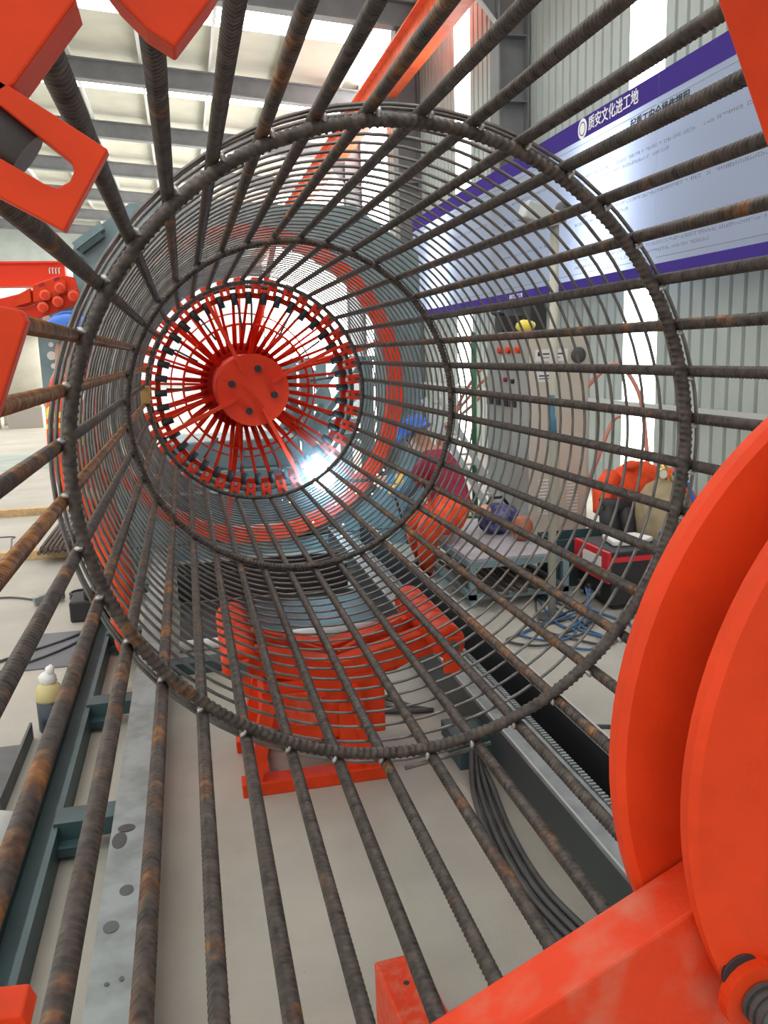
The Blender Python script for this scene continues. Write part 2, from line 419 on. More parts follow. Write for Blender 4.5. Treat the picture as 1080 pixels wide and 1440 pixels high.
# ================================================================ NEAR CLAMP DISC (camera stands beside its hub)
nd = thing('fixed_clamp_disc', 'bright red clamp disc with twin round hub plates and box arms holding the bars', 'machine', (AX, .4, AZ))
O = Vector((AX, .4, AZ))
def disc(rad, y0, y1, n=96, ch=.004):
    return MB().lathe([(rad-ch, 0), (rad, ch), (rad, y1-y0-ch), (rad-ch, y1-y0)], n, Matrix.Translation((0, y0-.4, 0)) @ Matrix.Rotation(-PI/2, 4, 'X'), False)
disc(.252, .417, .434).build('hub_plate', RED, nd)
disc(.240, .362, .377).build('hub_plate', RED, nd)
MB().cyl((0, .06, 0), (0, -.06, 0), .09, 32).build('hub_core', RED, nd)
def strut(a, o0, o1, r0_, r1_, ya, yb):
    d = Vector((cos(a), 0, sin(a))); n = Vector((-sin(a), 0, cos(a)))
    return MB().prism([d*r0_+n*o0+Vector((0, ya-.4, 0)), d*r1_+n*o0+Vector((0, ya-.4, 0)), d*r1_+n*o1+Vector((0, ya-.4, 0)), d*r0_+n*o1+Vector((0, ya-.4, 0))], (0, yb-ya, 0))
A0 = math.radians(25.5)
for k, (o0, o1) in enumerate(((-.05, .04), (-.09, .012), (-.03, .075), (-.05, .05))):
    strut(A0+k*PI/2, o0, o1, .10, .84, .379, .415).build('arm', SCUFF if k == 2 else RED, nd, bevel=.002)
MB().ringplate(0, 0, .83, .92, .05, .10, 80).build('rim', RED, nd)
def clamp(px, Y, th, m=RED):
    return MB().prism([atY(x, y, Y)-O for x, y in px], (0, th, 0))
clamp([(-150, 10), (20, 125), (152, 210), (90, 325), (0, 278), (-150, 195), (-150, 145), (0, 222), (62, 258), (80, 264), (98, 255), (104, 240), (100, 228), (87, 217), (0, 148), (-150, 45)], .50, .012).build('slotted_clamp', RED, nd, bevel=.001)
MB().tube([atY(-150, 75, .515)-O, atY(38, 222, .515)-O], .0145, 16).build('clamp_bolt', DGREY, nd)
clamp([(-150, -100), (80, -100), (106, 0), (20, 118), (-30, 150), (-150, 100)], .50, .035).build('clamp_arm', RED, nd, bevel=.0015)
clamp([(60, -140), (165, -2), (206, 40), (246, 66), (296, 0), (330, -60), (260, -160)], .52, .025).build('clamp_arm', RED, nd, bevel=.0015)
clamp([(-150, 420), (-10, 428), (30, 436), (38, 452), (10, 540), (-6, 590), (-150, 700)], .52, .014).build('clamp_arm', RED, nd, bevel=.0015)
clamp([(-150, 1500), (-20, 1434), (30, 1428), (42, 1446), (0, 1600)], .52, .03).build('clamp_arm', RED, nd, bevel=.0015)
# bolt on the front hub plate
bc = atY(1056, 1392, .362)-O
MB().ringplate(bc.x, bc.z, .006, .021, -.046, -.038, 24).build('bolt_washer', RED, nd)
mb = MB().cyl((bc.x, -.04, bc.z), (bc.x, -.066, bc.z), .0105, 14)
for q in range(3): mb.ringplate(bc.x, bc.z, .009, .0125, -.05-.006*q, -.047-.006*q, 18)
mb.build('bolt', DGREY, nd)
dk = atY(1042, 1368, .362)-O
MB().cyl((dk.x, -.037, dk.z), (dk.x, -.0395, dk.z), .012, 20).build('bolt_hole', DARK, nd)

# ================================================================ FAR ROTARY DISC
fd = thing('rotary_clamp_disc', 'red spoked rotary disc with round hub gripping the far end of the cage', 'machine', (AX, 6.33, AZ))
def fdisc(rad, y0, y1, n=48):
    return MB().lathe([(rad, 0), (rad, y1-y0)], n, Matrix.Translation((0, y0, 0)) @ Matrix.Rotation(-PI/2, 4, 'X'), True)
fdisc(.262, -.03, .02).build('hub_face', REDD, fd)
MB().lathe([(.255, 0), (.27, 1.3)], 48, Matrix.Translation((0, .02, 0)) @ Matrix.Rotation(-PI/2, 4, 'X'), True).build('hub_drum', REDD, fd)
MB().ringplate(0, 0, .25, .36, 1.10, 1.16, 48).build('hub_flange', REDD, fd)
mb = MB(); nutm = MB().cyl((0, 0, 0), (0, -.035, 0), .026, 8)
nut = nutm.build('hub_nut', DARK)
for k, (dx, dz) in enumerate(((-.155, .05), (.04, .155), (.15, -.04), (-.04, -.15))):
    q = nut if k == 0 else link_copy(nut, fd)
    q.parent = fd; q.location = (dx, -.03, dz)
for k in range(4):
    a = math.radians(24.8)+k*PI/2; d = Vector((cos(a), 0, sin(a)))
    MB().bar(d*.16+Vector((0, -.05, 0)), d*.70+Vector((0, -.05, 0)), .028, .045, (0, 1, 0)).build('strut', REDD, fd)
    MB().cyl(d*.16+Vector((0, -.03, 0)), d*.16+Vector((0, -.075, 0)), .016, 12).build('strut_pin', REDD, fd)
MB().ringplate(0, 0, .66, .695, .0, .05, 80).build('clamp_ring', REDD, fd)
MB().tube([(.50*cos(2*PI*k/60), .62, .50*sin(2*PI*k/60)) for k in range(60)], .011, 6, closed=True).build('guide_ring', REDD, fd)
MB().tube([(.60*cos(2*PI*k/60), .95, .60*sin(2*PI*k/60)) for k in range(60)], .007, 6, closed=True).build('guide_ring', REDD, fd)
sp = MB().tube([(0, 1.13, .31), (0, .03, .69)], .0115, 8).build('spoke', REDD)
tb = MB().tube([(0, 1.13, .31), (0, .62, .486)], .019, 8).build('spoke_sleeve', REDD)
cl = MB().box((-.034, -.05, .728), (.034, .08, .80)).box((-.034, -.05, .69), (-.014, .02, .745)).box((.014, -.05, .69), (.034, .02, .745)).cyl((0, -.06, .772), (0, -.052, .772), .024, 10)
clo = cl.build('clamp_block', REDD)
st = MB().tube([(0, -.03, .70), (0, -.03, .615)], .024, 8).build('clamp_stub', DARK)
rod = MB().tube([(0, 1.3, .26), (0, 1.5, .95)], .012, 6).build('rear_rod', REDD)
gr = MB().tube([(0, .05, .62), (0, .06, .44)], .008, 6).build('spring_rod', DGREY)
for i in range(40):
    a = PH+(i+.5)*2*PI/40
    for src, every in ((sp, 1), (tb, 1), (clo, 1), (st, 1), (rod, 2), (gr, 3)):
        if i % every: continue
        q = src if i == 0 else link_copy(src, fd)
        q.parent = fd; q.rotation_euler = (0, a+(0 if src in (sp, tb, st) else -PI/40 if src is clo else PI/80), 0)
MB().ringplate(0, 0, 1.09, 1.20, .23, .33, 96).build('outer_rim', REDD, fd)
for k in range(6):
    a = .3+k*PI/3; d = Vector((cos(a), 0, sin(a)))
    MB().bar(d*.26+Vector((0, .9, 0)), d*1.12+Vector((0, .30, 0)), .04, .05, (0, 1, 0)).build('rear_arm', REDD, fd)

# ================================================================ CARRIAGE PORTAL
PY = 6.68
cp = thing('carriage_portal', 'blue-grey steel portal plate with round opening around the red rotary disc', 'machine frame', (AX, PY, 0))
XL, XR, ZB, ZT = -.735-AX, 1.87-AX, .13-AZ, 2.68-AZ
def portal_r(a):
    c, s = cos(a), sin(a); t = 9.
    if c > 1e-6: t = min(t, XR/c)
    if c < -1e-6: t = min(t, XL/c)
    if s > 1e-6: t = min(t, ZT/s)
    if s < -1e-6: t = min(t, ZB/s)
    # chamfered upper corners
    for nx, nz, d in ((-.58, .815, (.58*(.75+AX)+.815*(2.36-AZ))), (.58, .815, (.58*1.3+.815*1.06))):
        q = nx*c+nz*s
        if q > 1e-6: t = min(t, d/q)
    return t
MB().ringplate(0, AZ, 1.14, 2, .0, .14, 120, portal_r).build('portal_plate', TEAL, cp)
MB().box((-1.02-AX, .0, 1.33), (-.735-AX, .05, 2.02)).build('side_plate', TEAL, cp)
for k, (z, r_) in enumerate(((1.871, .030), (1.80, .018), (1.61, .032), (1.69, .018), (1.535, .020), (1.45, .024))):
    MB().cyl((-.945-AX+.004*k, -.003, z), (-.945-AX+.004*k, -.007, z), r_, 18).build('bolt_hole', WHITE, cp)  # white discs stand for the bright floor seen through the holes
MB().box((-.70-AX, -.06, 2.24), (-.66-AX, .0, 2.30), None).build('lug', TEALD, cp)
p0 = Vector((-.70-AX, -.05, 2.37)); p1 = Vector((-.50-AX, -.05, 2.51))
MB().bar(p0, p1, .1, .05, (0, 0, 1)).build('slide_rail', TEAL, cp)
MB().bar(p0+(p1-p0)*.1+Vector((.02, -.0, -.045)), p0+(p1-p0)*.9+Vector((.02, -.0, -.045)), .09, .04).build('slide_block', TEALD, cp)
MB().box((-1.0, -.03, .0), (1.38, .10, .12)).build('base_beam', TEAL, cp)
MB().box((-1.1, .6, .125), (1.35, .75, .42)).build('base_beam', TEAL, cp)
MB().box((XL+.02, .14, .3), (XL+.14, 1.1, 2.2)).build('side_frame', TEAL, cp)
MB().box((XR-.14, .14, .3), (XR-.02, 1.1, 2.2)).build('side_frame', TEAL, cp)
for sx in (XL+.13, XR-.08): MB().box((sx-.1, -.1, .0), (sx+.1, 1.1, .30)).build('foot', TEALD, cp)

# wire straightener arm on the portal's left
sa = thing('wire_straightener', 'red roller wire straightener with five round rollers beside the portal', 'machine', atY(60, 420, 6.4))
O2 = Vector(sa.location)
def rel(x, y, Y): return atY(x, y, Y)-O2
MB().prism([rel(a, b, 6.44) for a, b in ((-60, 440), (0, 420), (46, 408), (48, 400), (85, 386), (104, 390), (115, 424), (42, 452), (0, 455), (-60, 470))], (0, .05, 0)).build('back_plate', REDD, sa, bevel=.004)
MB().prism([rel(a, b, 6.40) for a, b in ((46, 401), (84, 388), (92, 396), (94, 412), (60, 424), (46, 425))], (0, .04, 0)).build('front_plate', RED, sa, bevel=.004)
MB().prism([rel(a, b, 6.38) for a, b in ((18, 418), (42, 405), (44, 425), (22, 431))], (0, .06, 0)).build('guide_block', RED, sa, bevel=.004)
for x, y in ((63, 415), (84, 405), (60, 432), (81, 424), (103, 416)):
    c = rel(x, y, 6.37)
    rl = MB().lathe([(.018, 0), (.036, 0), (.038, .012), (.030, .02), (.030, .03), (.038, .04), (.036, .055), (.01, .055)], 20, Matrix.Translation(c) @ Matrix.Rotation(-PI/2, 4, 'X')).build('roller', mat('bright_orange_red', (.86, .12, .04), .5), sa)
    MB().cyl(c+Vector((0, -.012, 0)), c+Vector((0, .02, 0)), .022, 14).build('roller_pin', REDD, rl)
MB().tube([rel(-60, 440, 6.39), rel(40, 432, 6.39), rel(72, 417, 6.39), rel(118, 402, 6.39), rel(128, 398, 6.39)], .0022, 6).build('wire', WIRE, sa)
for x, y in ((58, 402), (79, 394)):
    MB().prism([rel(x-4, y-2, 6.399), rel(x+4, y-5, 6.399), rel(x+5, y-1, 6.399), rel(x-3, y+2, 6.399)], (0, -.002, 0)).build('label_plate', MAROON, sa)
pz = rel(84, 412, 6.48)
MB().bar(pz, pz+Vector((0, .2, 0)), .08, .08).build('mount', TEALD, sa)

# ================================================================ ROLLER SUPPORT STAND
rs = thing('roller_support_stand', 'red floor stand with two round rollers carrying the underside of the cage', 'support stand', (AX, 2.9, 0))
SY = 0
MB().box((-.385, -.06, 0), (.16, .02, .05)).build('base_sill', RED, rs, bevel=.004)
MB().box((-.385, .30, 0), (.16, .38, .05)).build('base_sill', RED, rs, bevel=.004)
MB().box((-.36, .02, 0), (-.28, .30, .05)).box((.08, .02, 0), (.155, .30, .05)).build('base_sill', RED, rs)
for x0, x1 in ((-.34, -.27), (.10, .03)):
    for y in (-.02, .34): MB().bar((x0, y, .04), (x1, y, .36), .05, .06, (0, 1, 0)).build('upright', RED, rs)
MB().box((-.29, .0, .16), (.16, .34, .40)).build('housing', RED, rs, bevel=.006)
MB().prism([(-.02, -.03, .05), (.15, -.03, .05), (.03, -.03, .30), (-.02, -.03, .30)], (0, .02, 0)).build('gusset', RED, rs)
MB().box((-.22, -.02, .23), (-.08, .0, .36)).build('front_cover', SCUFF, rs, bevel=.004)
for k in range(4):
    bx, bz = (-.21+.13*(k % 2)), (.24+.11*(k//2))
    MB().cyl((bx+.0, -.02, bz), (bx, -.035, bz), .012, 6).build('cover_bolt', REDD, rs)
zr = AZ-math.sqrt(.868**2-.37**2)
for sx in (-1, 1):
    MB().bar((0, .05, .40), (sx*.36, .05, zr-.04), .09, .09, (0, 1, 0)).build('arm', RED, rs, bevel=.004)
    MB().bar((0, .25, .40), (sx*.36, .25, zr-.04), .09, .09, (0, 1, 0)).build('arm', RED, rs, bevel=.004)
    MB().bar((sx*.05, .15, .36), (sx*.30, .15, zr-.06), .18, .03, (0, 1, 0)).build('arm_web', SCUFF, rs)
    prof = [(.04, -.30), (.058, -.295)]
    for q in range(6): prof += [(.062, -.28+q*.095), (.062, -.20+q*.095), (.054, -.195+q*.095)]
    prof += [(.04, .30)]
    ro = MB().lathe(prof, 24, Matrix.Translation((sx*.37, .15, zr)) @ Matrix.Rotation(-PI/2, 4, 'X')).build('roller', RED, rs)
    MB().cyl((sx*.37, -.20, zr), (sx*.37, .50, zr), .022, 12).build('roller_shaft', DGREY, ro)
    for y in (-.17, .47): MB().box((sx*.37-.03, y-.012, zr-.10), (sx*.37+.03, y+.012, zr+.03)).build('bearing_plate', RED, rs, bevel=.004)

# red base foot poking out below
o = MB().box((-.05, -.6, 0), (.06, 0, .16)).build('base_block', SCUFF, loc=(.385, 1.72, 0), bevel=.006)
tag(o, 'pinkish red steel block with two drilled holes on the floor under the bars', 'steel block'); o.rotation_euler = (0, 0, .07)
for y in (-.09, -.36): MB().cyl((.0, y, .1603), (.0, y, .161), .007, 10).build('drilled_hole', DARK, o)

# ================================================================ RAILS
rl_ = thing('machine_rail', 'pair of dusty grey-green floor beams joined by cross ties, oil spots on top', 'rail', (-.26, 3, 0))
MB().box((-.055, -2.2, .135), (.070, 3.6, .15)).build('top_flange', STEEL, rl_)
MB().box((-.006, -2.2, .015), (.006, 3.6, .135)).box((-.055, -2.2, 0), (.055, 3.6, .015)).build('web', TEALD, rl_)
MB().box((.070, -2.2, .09), (.077, 3.6, .158)).build('edge_strip', LSTEEL, rl_)
MB().box((-.34, -2.2, 0), (-.25, 3.6, .012)).box((-.345, -2.2, 0), (-.335, 3.6, .15)).box((-.255, -2.2, .0), (-.235, 3.6, .10)).build('channel', TEALD, rl_)
MB().box((-.345, -2.2, .15), (-.332, 3.6, .156)).build('edge_strip', TEAL, rl_)
for y in (-1.35, -.35, .62, 1.6, 2.6): MB().box((-.25, y, .05), (-.03, y+.10, .11)).box((-.24, y-.05, .02), (-.17, y, .05)).build('cross_tie', TEALD, rl_)
MB().box((.08, 1.14, 0), (1.05, 1.24, .06)).build('cross_tie', TEALD, rl_)
for k, (px, py, a, b) in enumerate(((168, 1182, .022, .045), (178, 1252, .019, .024), (156, 1304, .020, .024), (171, 1377, .006, .008), (150, 1385, .006, .006), (178, 1165, .026, .022))):
    p = atZ(px, py, .15)
    MB().lathe([(1, 0), (1, .0008)], 14, Matrix.Translation((max(-.05+a, min(.066-a, p.x+.26)), p.y-3, .1504+k*.0003)) @ Matrix.Diagonal((a, b, 1, 1))).build('oil_spot', WET, rl_)
rr_ = thing('machine_rail', 'dark grey floor rail with pale top flange and toothed rack beside coiled cables', 'rail', (1.13, 3, 0))
MB().box((-.09, -2.2, 0), (-.078, 3.6, .178)).box((-.078, -2.2, 0), (.17, 3.6, .012)).build('side_web', mat('slate_paint', (.055, .068, .070), .5), rr_)
MB().box((-.093, -2.2, .178), (.025, 3.6, .192)).build('top_flange', STEEL, rr_)
MB().box((-.093, -2.2, .192), (-.087, 3.6, .196)).build('edge_strip', LSTEEL, rr_)
mb = MB().box((.028, -2.2, .012), (.05, 3.6, .178)); y = -2.0
while y < 3.2:
    mb.box((.028, y, .178), (.05, y+.010, .198)); y += .020
mb.build('toothed_rack', STEEL, rr_)
MB().box((.05, -2.2, .012), (.17, 3.6, .05)).build('track_bed', DARK, rr_)
MB().box((.17, -2.2, .0), (.19, 3.6, .21)).build('outer_web', DARK, rr_)
MB().box((.165, -2.2, .21), (.225, 3.6, .222)).build('outer_flange', LSTEEL, rr_)
MB().box((-.22, -.18, .0), (-.09, .02, .07)).box((-.24, -.16, .07), (-.09, .0, .13)).build('bracket', TEALD, rr_)
# black drag-chain bed between the rails
o = MB().box((-.58, -.42, 0), (.55, .40, .02)).build('rubber_mat', DARK, loc=(.45, 4.97, 0)); tag(o, 'black rubber mat with cables lying between the machine rails', 'mat')
t = thing('black_trough', 'long black steel trough lying between the floor rails', 'trough', (.42, 5.62, 0))
MB().box((-.56, -.15, 0), (.56, .15, .02)).build('bottom', DARK, t); MB().box((-.56, -.16, .0), (.56, -.14, .18)).build('side', DARK, t); MB().box((-.56, .14, .0), (.56, .16, .18)).build('side', DARK, t)
o = MB().cyl((-.55, 0, .03), (.55, 0, .03), .03, 14).build('white_pipe', WHITE, loc=(.42, 4.5, 0)); tag(o, 'white plastic pipe lying across between the rails', 'pipe')
def cable(pts, r, m, label, cat='cable', name='cable', n=6, group=None):
    P = [Vector(p) for p in pts]; out = []
    for i in range(len(P)-1):
        p0, p1, p2, p3 = P[max(i-1, 0)], P[i], P[i+1], P[min(i+2, len(P)-1)]
        for k in range(6):
            t = k/6; out.append(.5*((2*p1)+(p2-p0)*t+(2*p0-5*p1+4*p2-p3)*t*t+(-p0+3*p1-3*p2+p3)*t**3))
    out.append(P[-1])
    o = MB().tube(out, r, n).build(name, m); return tag(o, label, cat, group)
for k in range(4):
    cable([(.985-.012*k, 2.80, .03+.024*k), (.975-.024*k, 2.65, .012), (.93-.026*k, 2.35, .012), (.92-.028*k, 2.05, .012), (.97-.03*k, 1.75, .012), (1.0-.03*k, 1.4, .012)], .011, DGREY, 'thick dark cable in the bundle along the rack rail foot', group='cables along the rail')
for k in range(3):
    cable([(.3+.1*k, 4.34+.03*k, .012), (.6, 4.31-.05*k, .012), (.95, 4.32+.03*k, .012), (.75, 3.9-.1*k, .012), (.70+.08*k, 3.45, .012), (.96, 3.35, .012)], .009, DGREY, 'thin dark cable looped on the floor behind the roller stand', group='cables behind the stand')

# ================================================================ BANNER
BX = 4.0-.012
def bz(py, px): return atX(px, py, BX).z
Zt, Zb = 3.76, 2.13
bn = thing('wall_banner', 'white safety notice board with purple bands fixed along the sheet wall', 'banner', (BX-.01, 9, Zb))
edges = [4.4, 6.77-1.95+.01, 6.77, 8.72, 10.67, 12.6, 14.6]; edges = [2.87, 4.82, 6.77, 8.72, 10.67, 12.62, 14.57]
HB = Zt-Zb
for a, b in zip(edges[:-1], edges[1:]):
    pn = MB().box((0, a-9+.004, 0), (.008, b-9-.004, HB)).build('panel', MATS['banner_white'], bn)
    MB().box((-.003, a-9+.004, HB-.19), (0, b-9-.004, HB)).build('top_band', MATS['banner_purple'], pn)
    MB().box((-.003, a-9+.004, 0), (0, b-9-.004, .105)).build('bottom_band', MATS['banner_purple'], pn)
    MB().box((-.002, a-9+.03, HB-.245), (0, b-9-.03, HB-.24)).build('rule_line', BODYINK, pn)
    MB().box((-.002, a-9+.03, .155), (0, b-9-.03, .16)).build('rule_line', BODYINK, pn)
def bmat(y, z): return Matrix(((0, 0, -1, -.0035), (-1, 0, 0, y-9), (0, 1, 0, z), (0, 0, 0, 1)))
text('质安文化进工地', .135, PURPLET, 'title_print', bn, bmat(8.03, HB-.095), bold=.0013)
text('起重工安全操作规程', .102, INK, 'heading_print', bn, bmat(7.22, HB-.31), bold=.001)
text('质安文化进工地', .06, PURPLET, 'footer_print', bn, bmat(10.1, .052))
em = MB().lathe([(.095, 0), (.095, .002)], 32, Matrix.Translation((-.004, 8.15-9, HB-.10)) @ Matrix.Rotation(-PI/2, 4, 'Y')).build('emblem', PURPLET, bn)
MB().ringplate(0, 0, .055, .065, 0, .001, 32).build('emblem_ring', MATS['banner_purple'], em)
em.children[0].matrix_local = Matrix.Translation((-.0065, 8.15-9, HB-.10)) @ Matrix.Rotation(PI/2, 4, 'Z')
# rows of small unreadable print
mb = MB()
def row(y0, y1, z, s):
    y = y0
    while y > y1:
        for q in range(3):
            if R.random() < .62: mb.box((-.002, y-s*.75, z-s*.4+q*s*.35), (-.0005, y-s*R.uniform(.05, .3), z-s*.4+q*s*.35+s*.16))
        if R.random() < .7: k = y-s*R.uniform(.2, .6); mb.box((-.002, k-s*.1, z-s*.45), (-.0005, k, z+s*.45))
        y -= s*(2.4 if R.random() < .06 else 1.0)
for z, y0, y1, s in ((HB-.56, 8.35, 5.3, .028), (HB-.62, 8.35, 6.6, .028), (HB-.93, 8.3, 5.0, .028), (HB-.99, 8.3, 7.2, .028), (HB-1.22, 8.3, 5.0, .028), (HB-1.29, 8.3, 4.9, .028), (HB-1.35, 8.3, 5.0, .028), (HB-1.41, 8.3, 6.0, .028), (HB-.5, 10.2, 9.0, .028), (HB-.7, 10.3, 8.9, .028), (HB-.9, 10.3, 8.9, .028), (HB-1.1, 10.3, 8.9, .028), (HB-1.3, 10.3, 9.4, .028), (HB-.6, 12.3, 10.9, .028), (HB-.9, 12.3, 10.9, .028), (HB-1.2, 12.3, 10.9, .028)):
    row(y0-9, y1-9, z, s)
tag(mb.build('body_print', BODYINK, bn), kind='stuff')

# ================================================================ RIGHT SIDE: cabinet, pole, bench, welder sets
cb = thing('control_cabinet', 'tall beige electrical control cabinet with button panel and louvred vents', 'cabinet', (2.74, 6.4, 0))
MB().box((-.24, -.45, .06), (.24, .45, 1.69)).build('body', BEIGE, cb, bevel=.006)
MB().box((-.23, -.43, 0), (.23, .43, .06)).build('plinth', DGREY, cb)
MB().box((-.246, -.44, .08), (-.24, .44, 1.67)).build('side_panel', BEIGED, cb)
for q in range(2):
    d = MB().box((-.225+.228*q, -.458, .09), (-.007+.23*q, -.45, 1.66)).build('door', BEIGE, cb, bevel=.003)
    for k in range(11): MB().box((-.17+.235*q, -.463, .30+k*.026), (-.08+.235*q, -.457, .312+k*.026)).build('vent_slot', WHITE, d)
for k, (y, z, m_) in enumerate(((.10, 1.55, RED), (-.07, 1.55, RED), (-.27, 1.55, RED))):
    MB().cyl((-.246, y, z), (-.28, y, z), .026, 12).build('push_button', m_, cb)
for k in range(4):
    MB().cyl((-.246, .05-k*.1, 1.41), (-.27, .05-k*.1, 1.41), .017, 10).build('selector_knob', DARK, cb)
    MB().box((-.262, .30-k*.17, 1.11), (-.246, .42-k*.17, 1.16)).build('socket', DARK, cb)
MB().box((-.26, .02, 1.43), (-.246, .07, 1.51)).build('meter', WHITE, cb)
MB().cyl((-.246, .0, 1.32), (-.27, .0, 1.32), .018, 10).build('selector_knob', MAROON, cb); MB().cyl((-.246, -.15, 1.31), (-.27, -.15, 1.31), .018, 10).build('selector_knob', DARK, cb)
lb = MB().box((-.20, -.462, 1.46), (.06, -.4585, 1.55)).build('label_plate', WHITE, cb)
MB().box((-.18, -.4635, 1.50), (-.155, -.4615, 1.53)).box((-.14, -.4635, 1.51), (.03, -.4615, 1.52)).box((-.14, -.4635, 1.485), (.0, -.4615, 1.49)).build('label_print', INK, lb)
lb = MB().box((-.19, -.462, 1.31), (-.02, -.4585, 1.39)).build('label_plate', WHITE, cb)
MB().box((-.17, -.4635, 1.35), (-.04, -.4615, 1.36)).box((-.17, -.4635, 1.33), (-.06, -.4615, 1.336)).build('label_print', INK, lb)
MB().lathe([(.03, 0), (.055, .005), (.06, .02), (.04, .03), (.02, .03)], 16, Matrix.Translation((.14, -.46, 1.50)) @ Matrix.Rotation(PI/2, 4, 'X')).build('round_dial', DGREY, cb)
o = MB().box((-.09, -.08, 0), (.09, .08, .13)).tube([(-.1, -.05, .13), (-.14, 0, .16), (-.02, .05, .15)], .015, 6).build('tool_pouch', DARK, loc=(2.6, 6.62, 1.69)); tag(o, 'black tool pouch lying on top of the beige cabinet', 'pouch')
o = MB().ball((0, 0, .045), .075, 12, 8, (1, 1.2, .6), .1).build('yellow_glove', YELLOW, loc=(2.62, 6.32, 1.69)); tag(o, 'crumpled yellow glove on top of the beige cabinet', 'glove')
o = MB().box((-.07, -.07, 0), (.07, .07, .22)).build('black_box', DARK, loc=(2.78, 6.50, 1.69), bevel=.01); tag(o, 'small black box standing on the cabinet behind the yellow glove', 'box')
# floodlight pole
pl = thing('floodlight_pole', 'slim grey floodlight pole with lamp head standing before the cabinet', 'lamp', (2.0, 4.42, 0))
MB().cyl((0, 0, 0), (0, 0, 2.27), .024, 14).build('pole', CREAM, pl)
MB().cyl((0, 0, 0), (0, 0, .012), .09, 20).build('base_plate', DGREY, pl)
MB().tube([(0, 0, 1.05), (-.01, 0, 1.3)], .0255, 12).build('tape_band', JEANS, pl)
MB().prism([(-.20, -.06, 2.24), (-.17, -.06, 2.33), (.02, -.06, 2.27), (.05, -.06, 2.22), (-.05, -.06, 2.19)], (0, .12, 0)).build('lamp_head', LSTEEL, pl, bevel=.01)
MB().ball((.04, 0, 2.28), .04, 10, 8, (1, 1, 1.3)).build('lamp_bracket', DGREY, pl)
# green stand pole + hoses
o = MB().cyl((0, 0, 0), (0, 0, 1.72), .028, 12).cyl((0, 0, 0), (0, 0, .02), .14, 16).build('green_stand', GREENP, loc=(2.62, 7.55, 0)); tag(o, 'thin dark green standing post by the daylit wall strip', 'post')
for k in range(3):
    cable([(3.1+.05*k, 7.2, 1.35-.05*k), (2.8+.03*k, 7.5, 1.45-.1*k), (2.6, 7.7, 1.2-.1*k), (2.45-.04*k, 7.8, .8), (2.35, 7.75, .45), (2.5+.1*k, 7.5, .012)], .016, PINK, 'pinkish rubber hose hanging beside the green post', 'hose', 'hose', group='hoses by the green post')
cable([(2.98, 6.0, 1.25), (3.25, 6.05, 1.42), (3.4, 5.95, 1.2), (3.42, 5.85, .8), (3.3, 5.6, .5)], .018, PINK, 'pinkish hose arching from the cabinet towards the gas tank', 'hose', 'hose')
cable([(2.98, 6.1, .35), (3.05, 6.0, .6), (3.25, 6.1, .95), (3.38, 6.2, 1.0)], .016, PINK, 'pinkish hose rising low beside the beige cabinet', 'hose', 'hose')
# low work platform
bt = thing('low_workbench', 'low pale teal steel bench with sheet top and rods on its lower shelf', 'bench', (1.95, 5.3, 0))
MB().box((-.33, -.55, .29), (.30, .55, .305)).build('sheet_top', mat('lilac_grey_sheet', (.38, .36, .40), .5, var=.1), bt)
MB().box((-.34, -.56, .25), (.31, -.52, .29)).box((-.34, .52, .25), (.31, .56, .29)).box((-.34, -.52, .25), (-.30, .52, .29)).box((.27, -.52, .25), (.31, .52, .29)).build('top_frame', TEAL, bt)
for x in (-.32, .29):
    for y in (-.54, .54): MB().box((x-.02, y-.02, 0), (x+.02, y+.02, .25)).build('leg', TEAL, bt)
MB().box((-.34, -.56, .05), (.31, -.53, .085)).box((-.34, .53, .05), (.31, .56, .085)).box((-.34, -.53, .05), (-.31, .53, .085)).box((.28, -.53, .05), (.31, .53, .085)).build('lower_frame', TEAL, bt)
rd = MB().cyl((0, -.62, 0), (0, .6, 0), .013, 8).build('steel_rod', mat('brown_rod', (.10, .075, .06), .6))
for k in range(11):
    o = rd if k == 0 else rd.copy()
    if k: C.objects.link(o)
    o.location = (1.68+.05*k, 5.28+R.uniform(-.05, .05), .098); o.rotation_euler = (0, 0, R.uniform(-.06, .06))
    tag(o, 'brown steel rod lying on the lower shelf of the low bench', 'rod', 'rods on the bench shelf')
b = thing('patterned_bag', 'navy patterned cloth bag slumped on the low bench', 'bag', (2.05, 5.42, .305))
MB().ball((0, 0, .10), .15, 14, 9, (1.0, .7, .72), .08).build('body', NAVY, b)
MB().tube([(-.1, 0, .18), (-.05, 0, .25), (.03, 0, .25), (.08, 0, .18)], .012, 6).build('strap', DARK, b)
MB().ball((-.11, -.03, .17), .045, 10, 7).build('orange_patch', mat('peach_cloth', (.75, .42, .28), .7), b)
o = MB().lathe([(.0, 0), (.05, .005), (.07, .05), (.07, .11), (.045, .15), (.03, .16), (0, .16)], 16).build('brown_jar', mat('red_brown_glaze', (.42, .13, .07), .4), loc=(2.12, 5.16, .305)); tag(o, 'reddish brown rounded jar beside the navy bag on the bench', 'jar')
# teal bin
t = thing('steel_bin', 'dark teal open steel bin behind the floodlight pole', 'bin', (2.52, 5.14, 0))
for a, b_ in (((-.24, -.14, 0), (.24, -.13, .32)), ((-.24, .13, 0), (.24, .14, .32)), ((-.24, -.13, 0), (-.23, .13, .32)), ((.23, -.13, 0), (.24, .13, .32))): MB().box(a, b_).build('side', TEALD, t)
MB().box((-.23, -.13, 0), (.23, .13, .012)).build('bottom', TEALD, t)
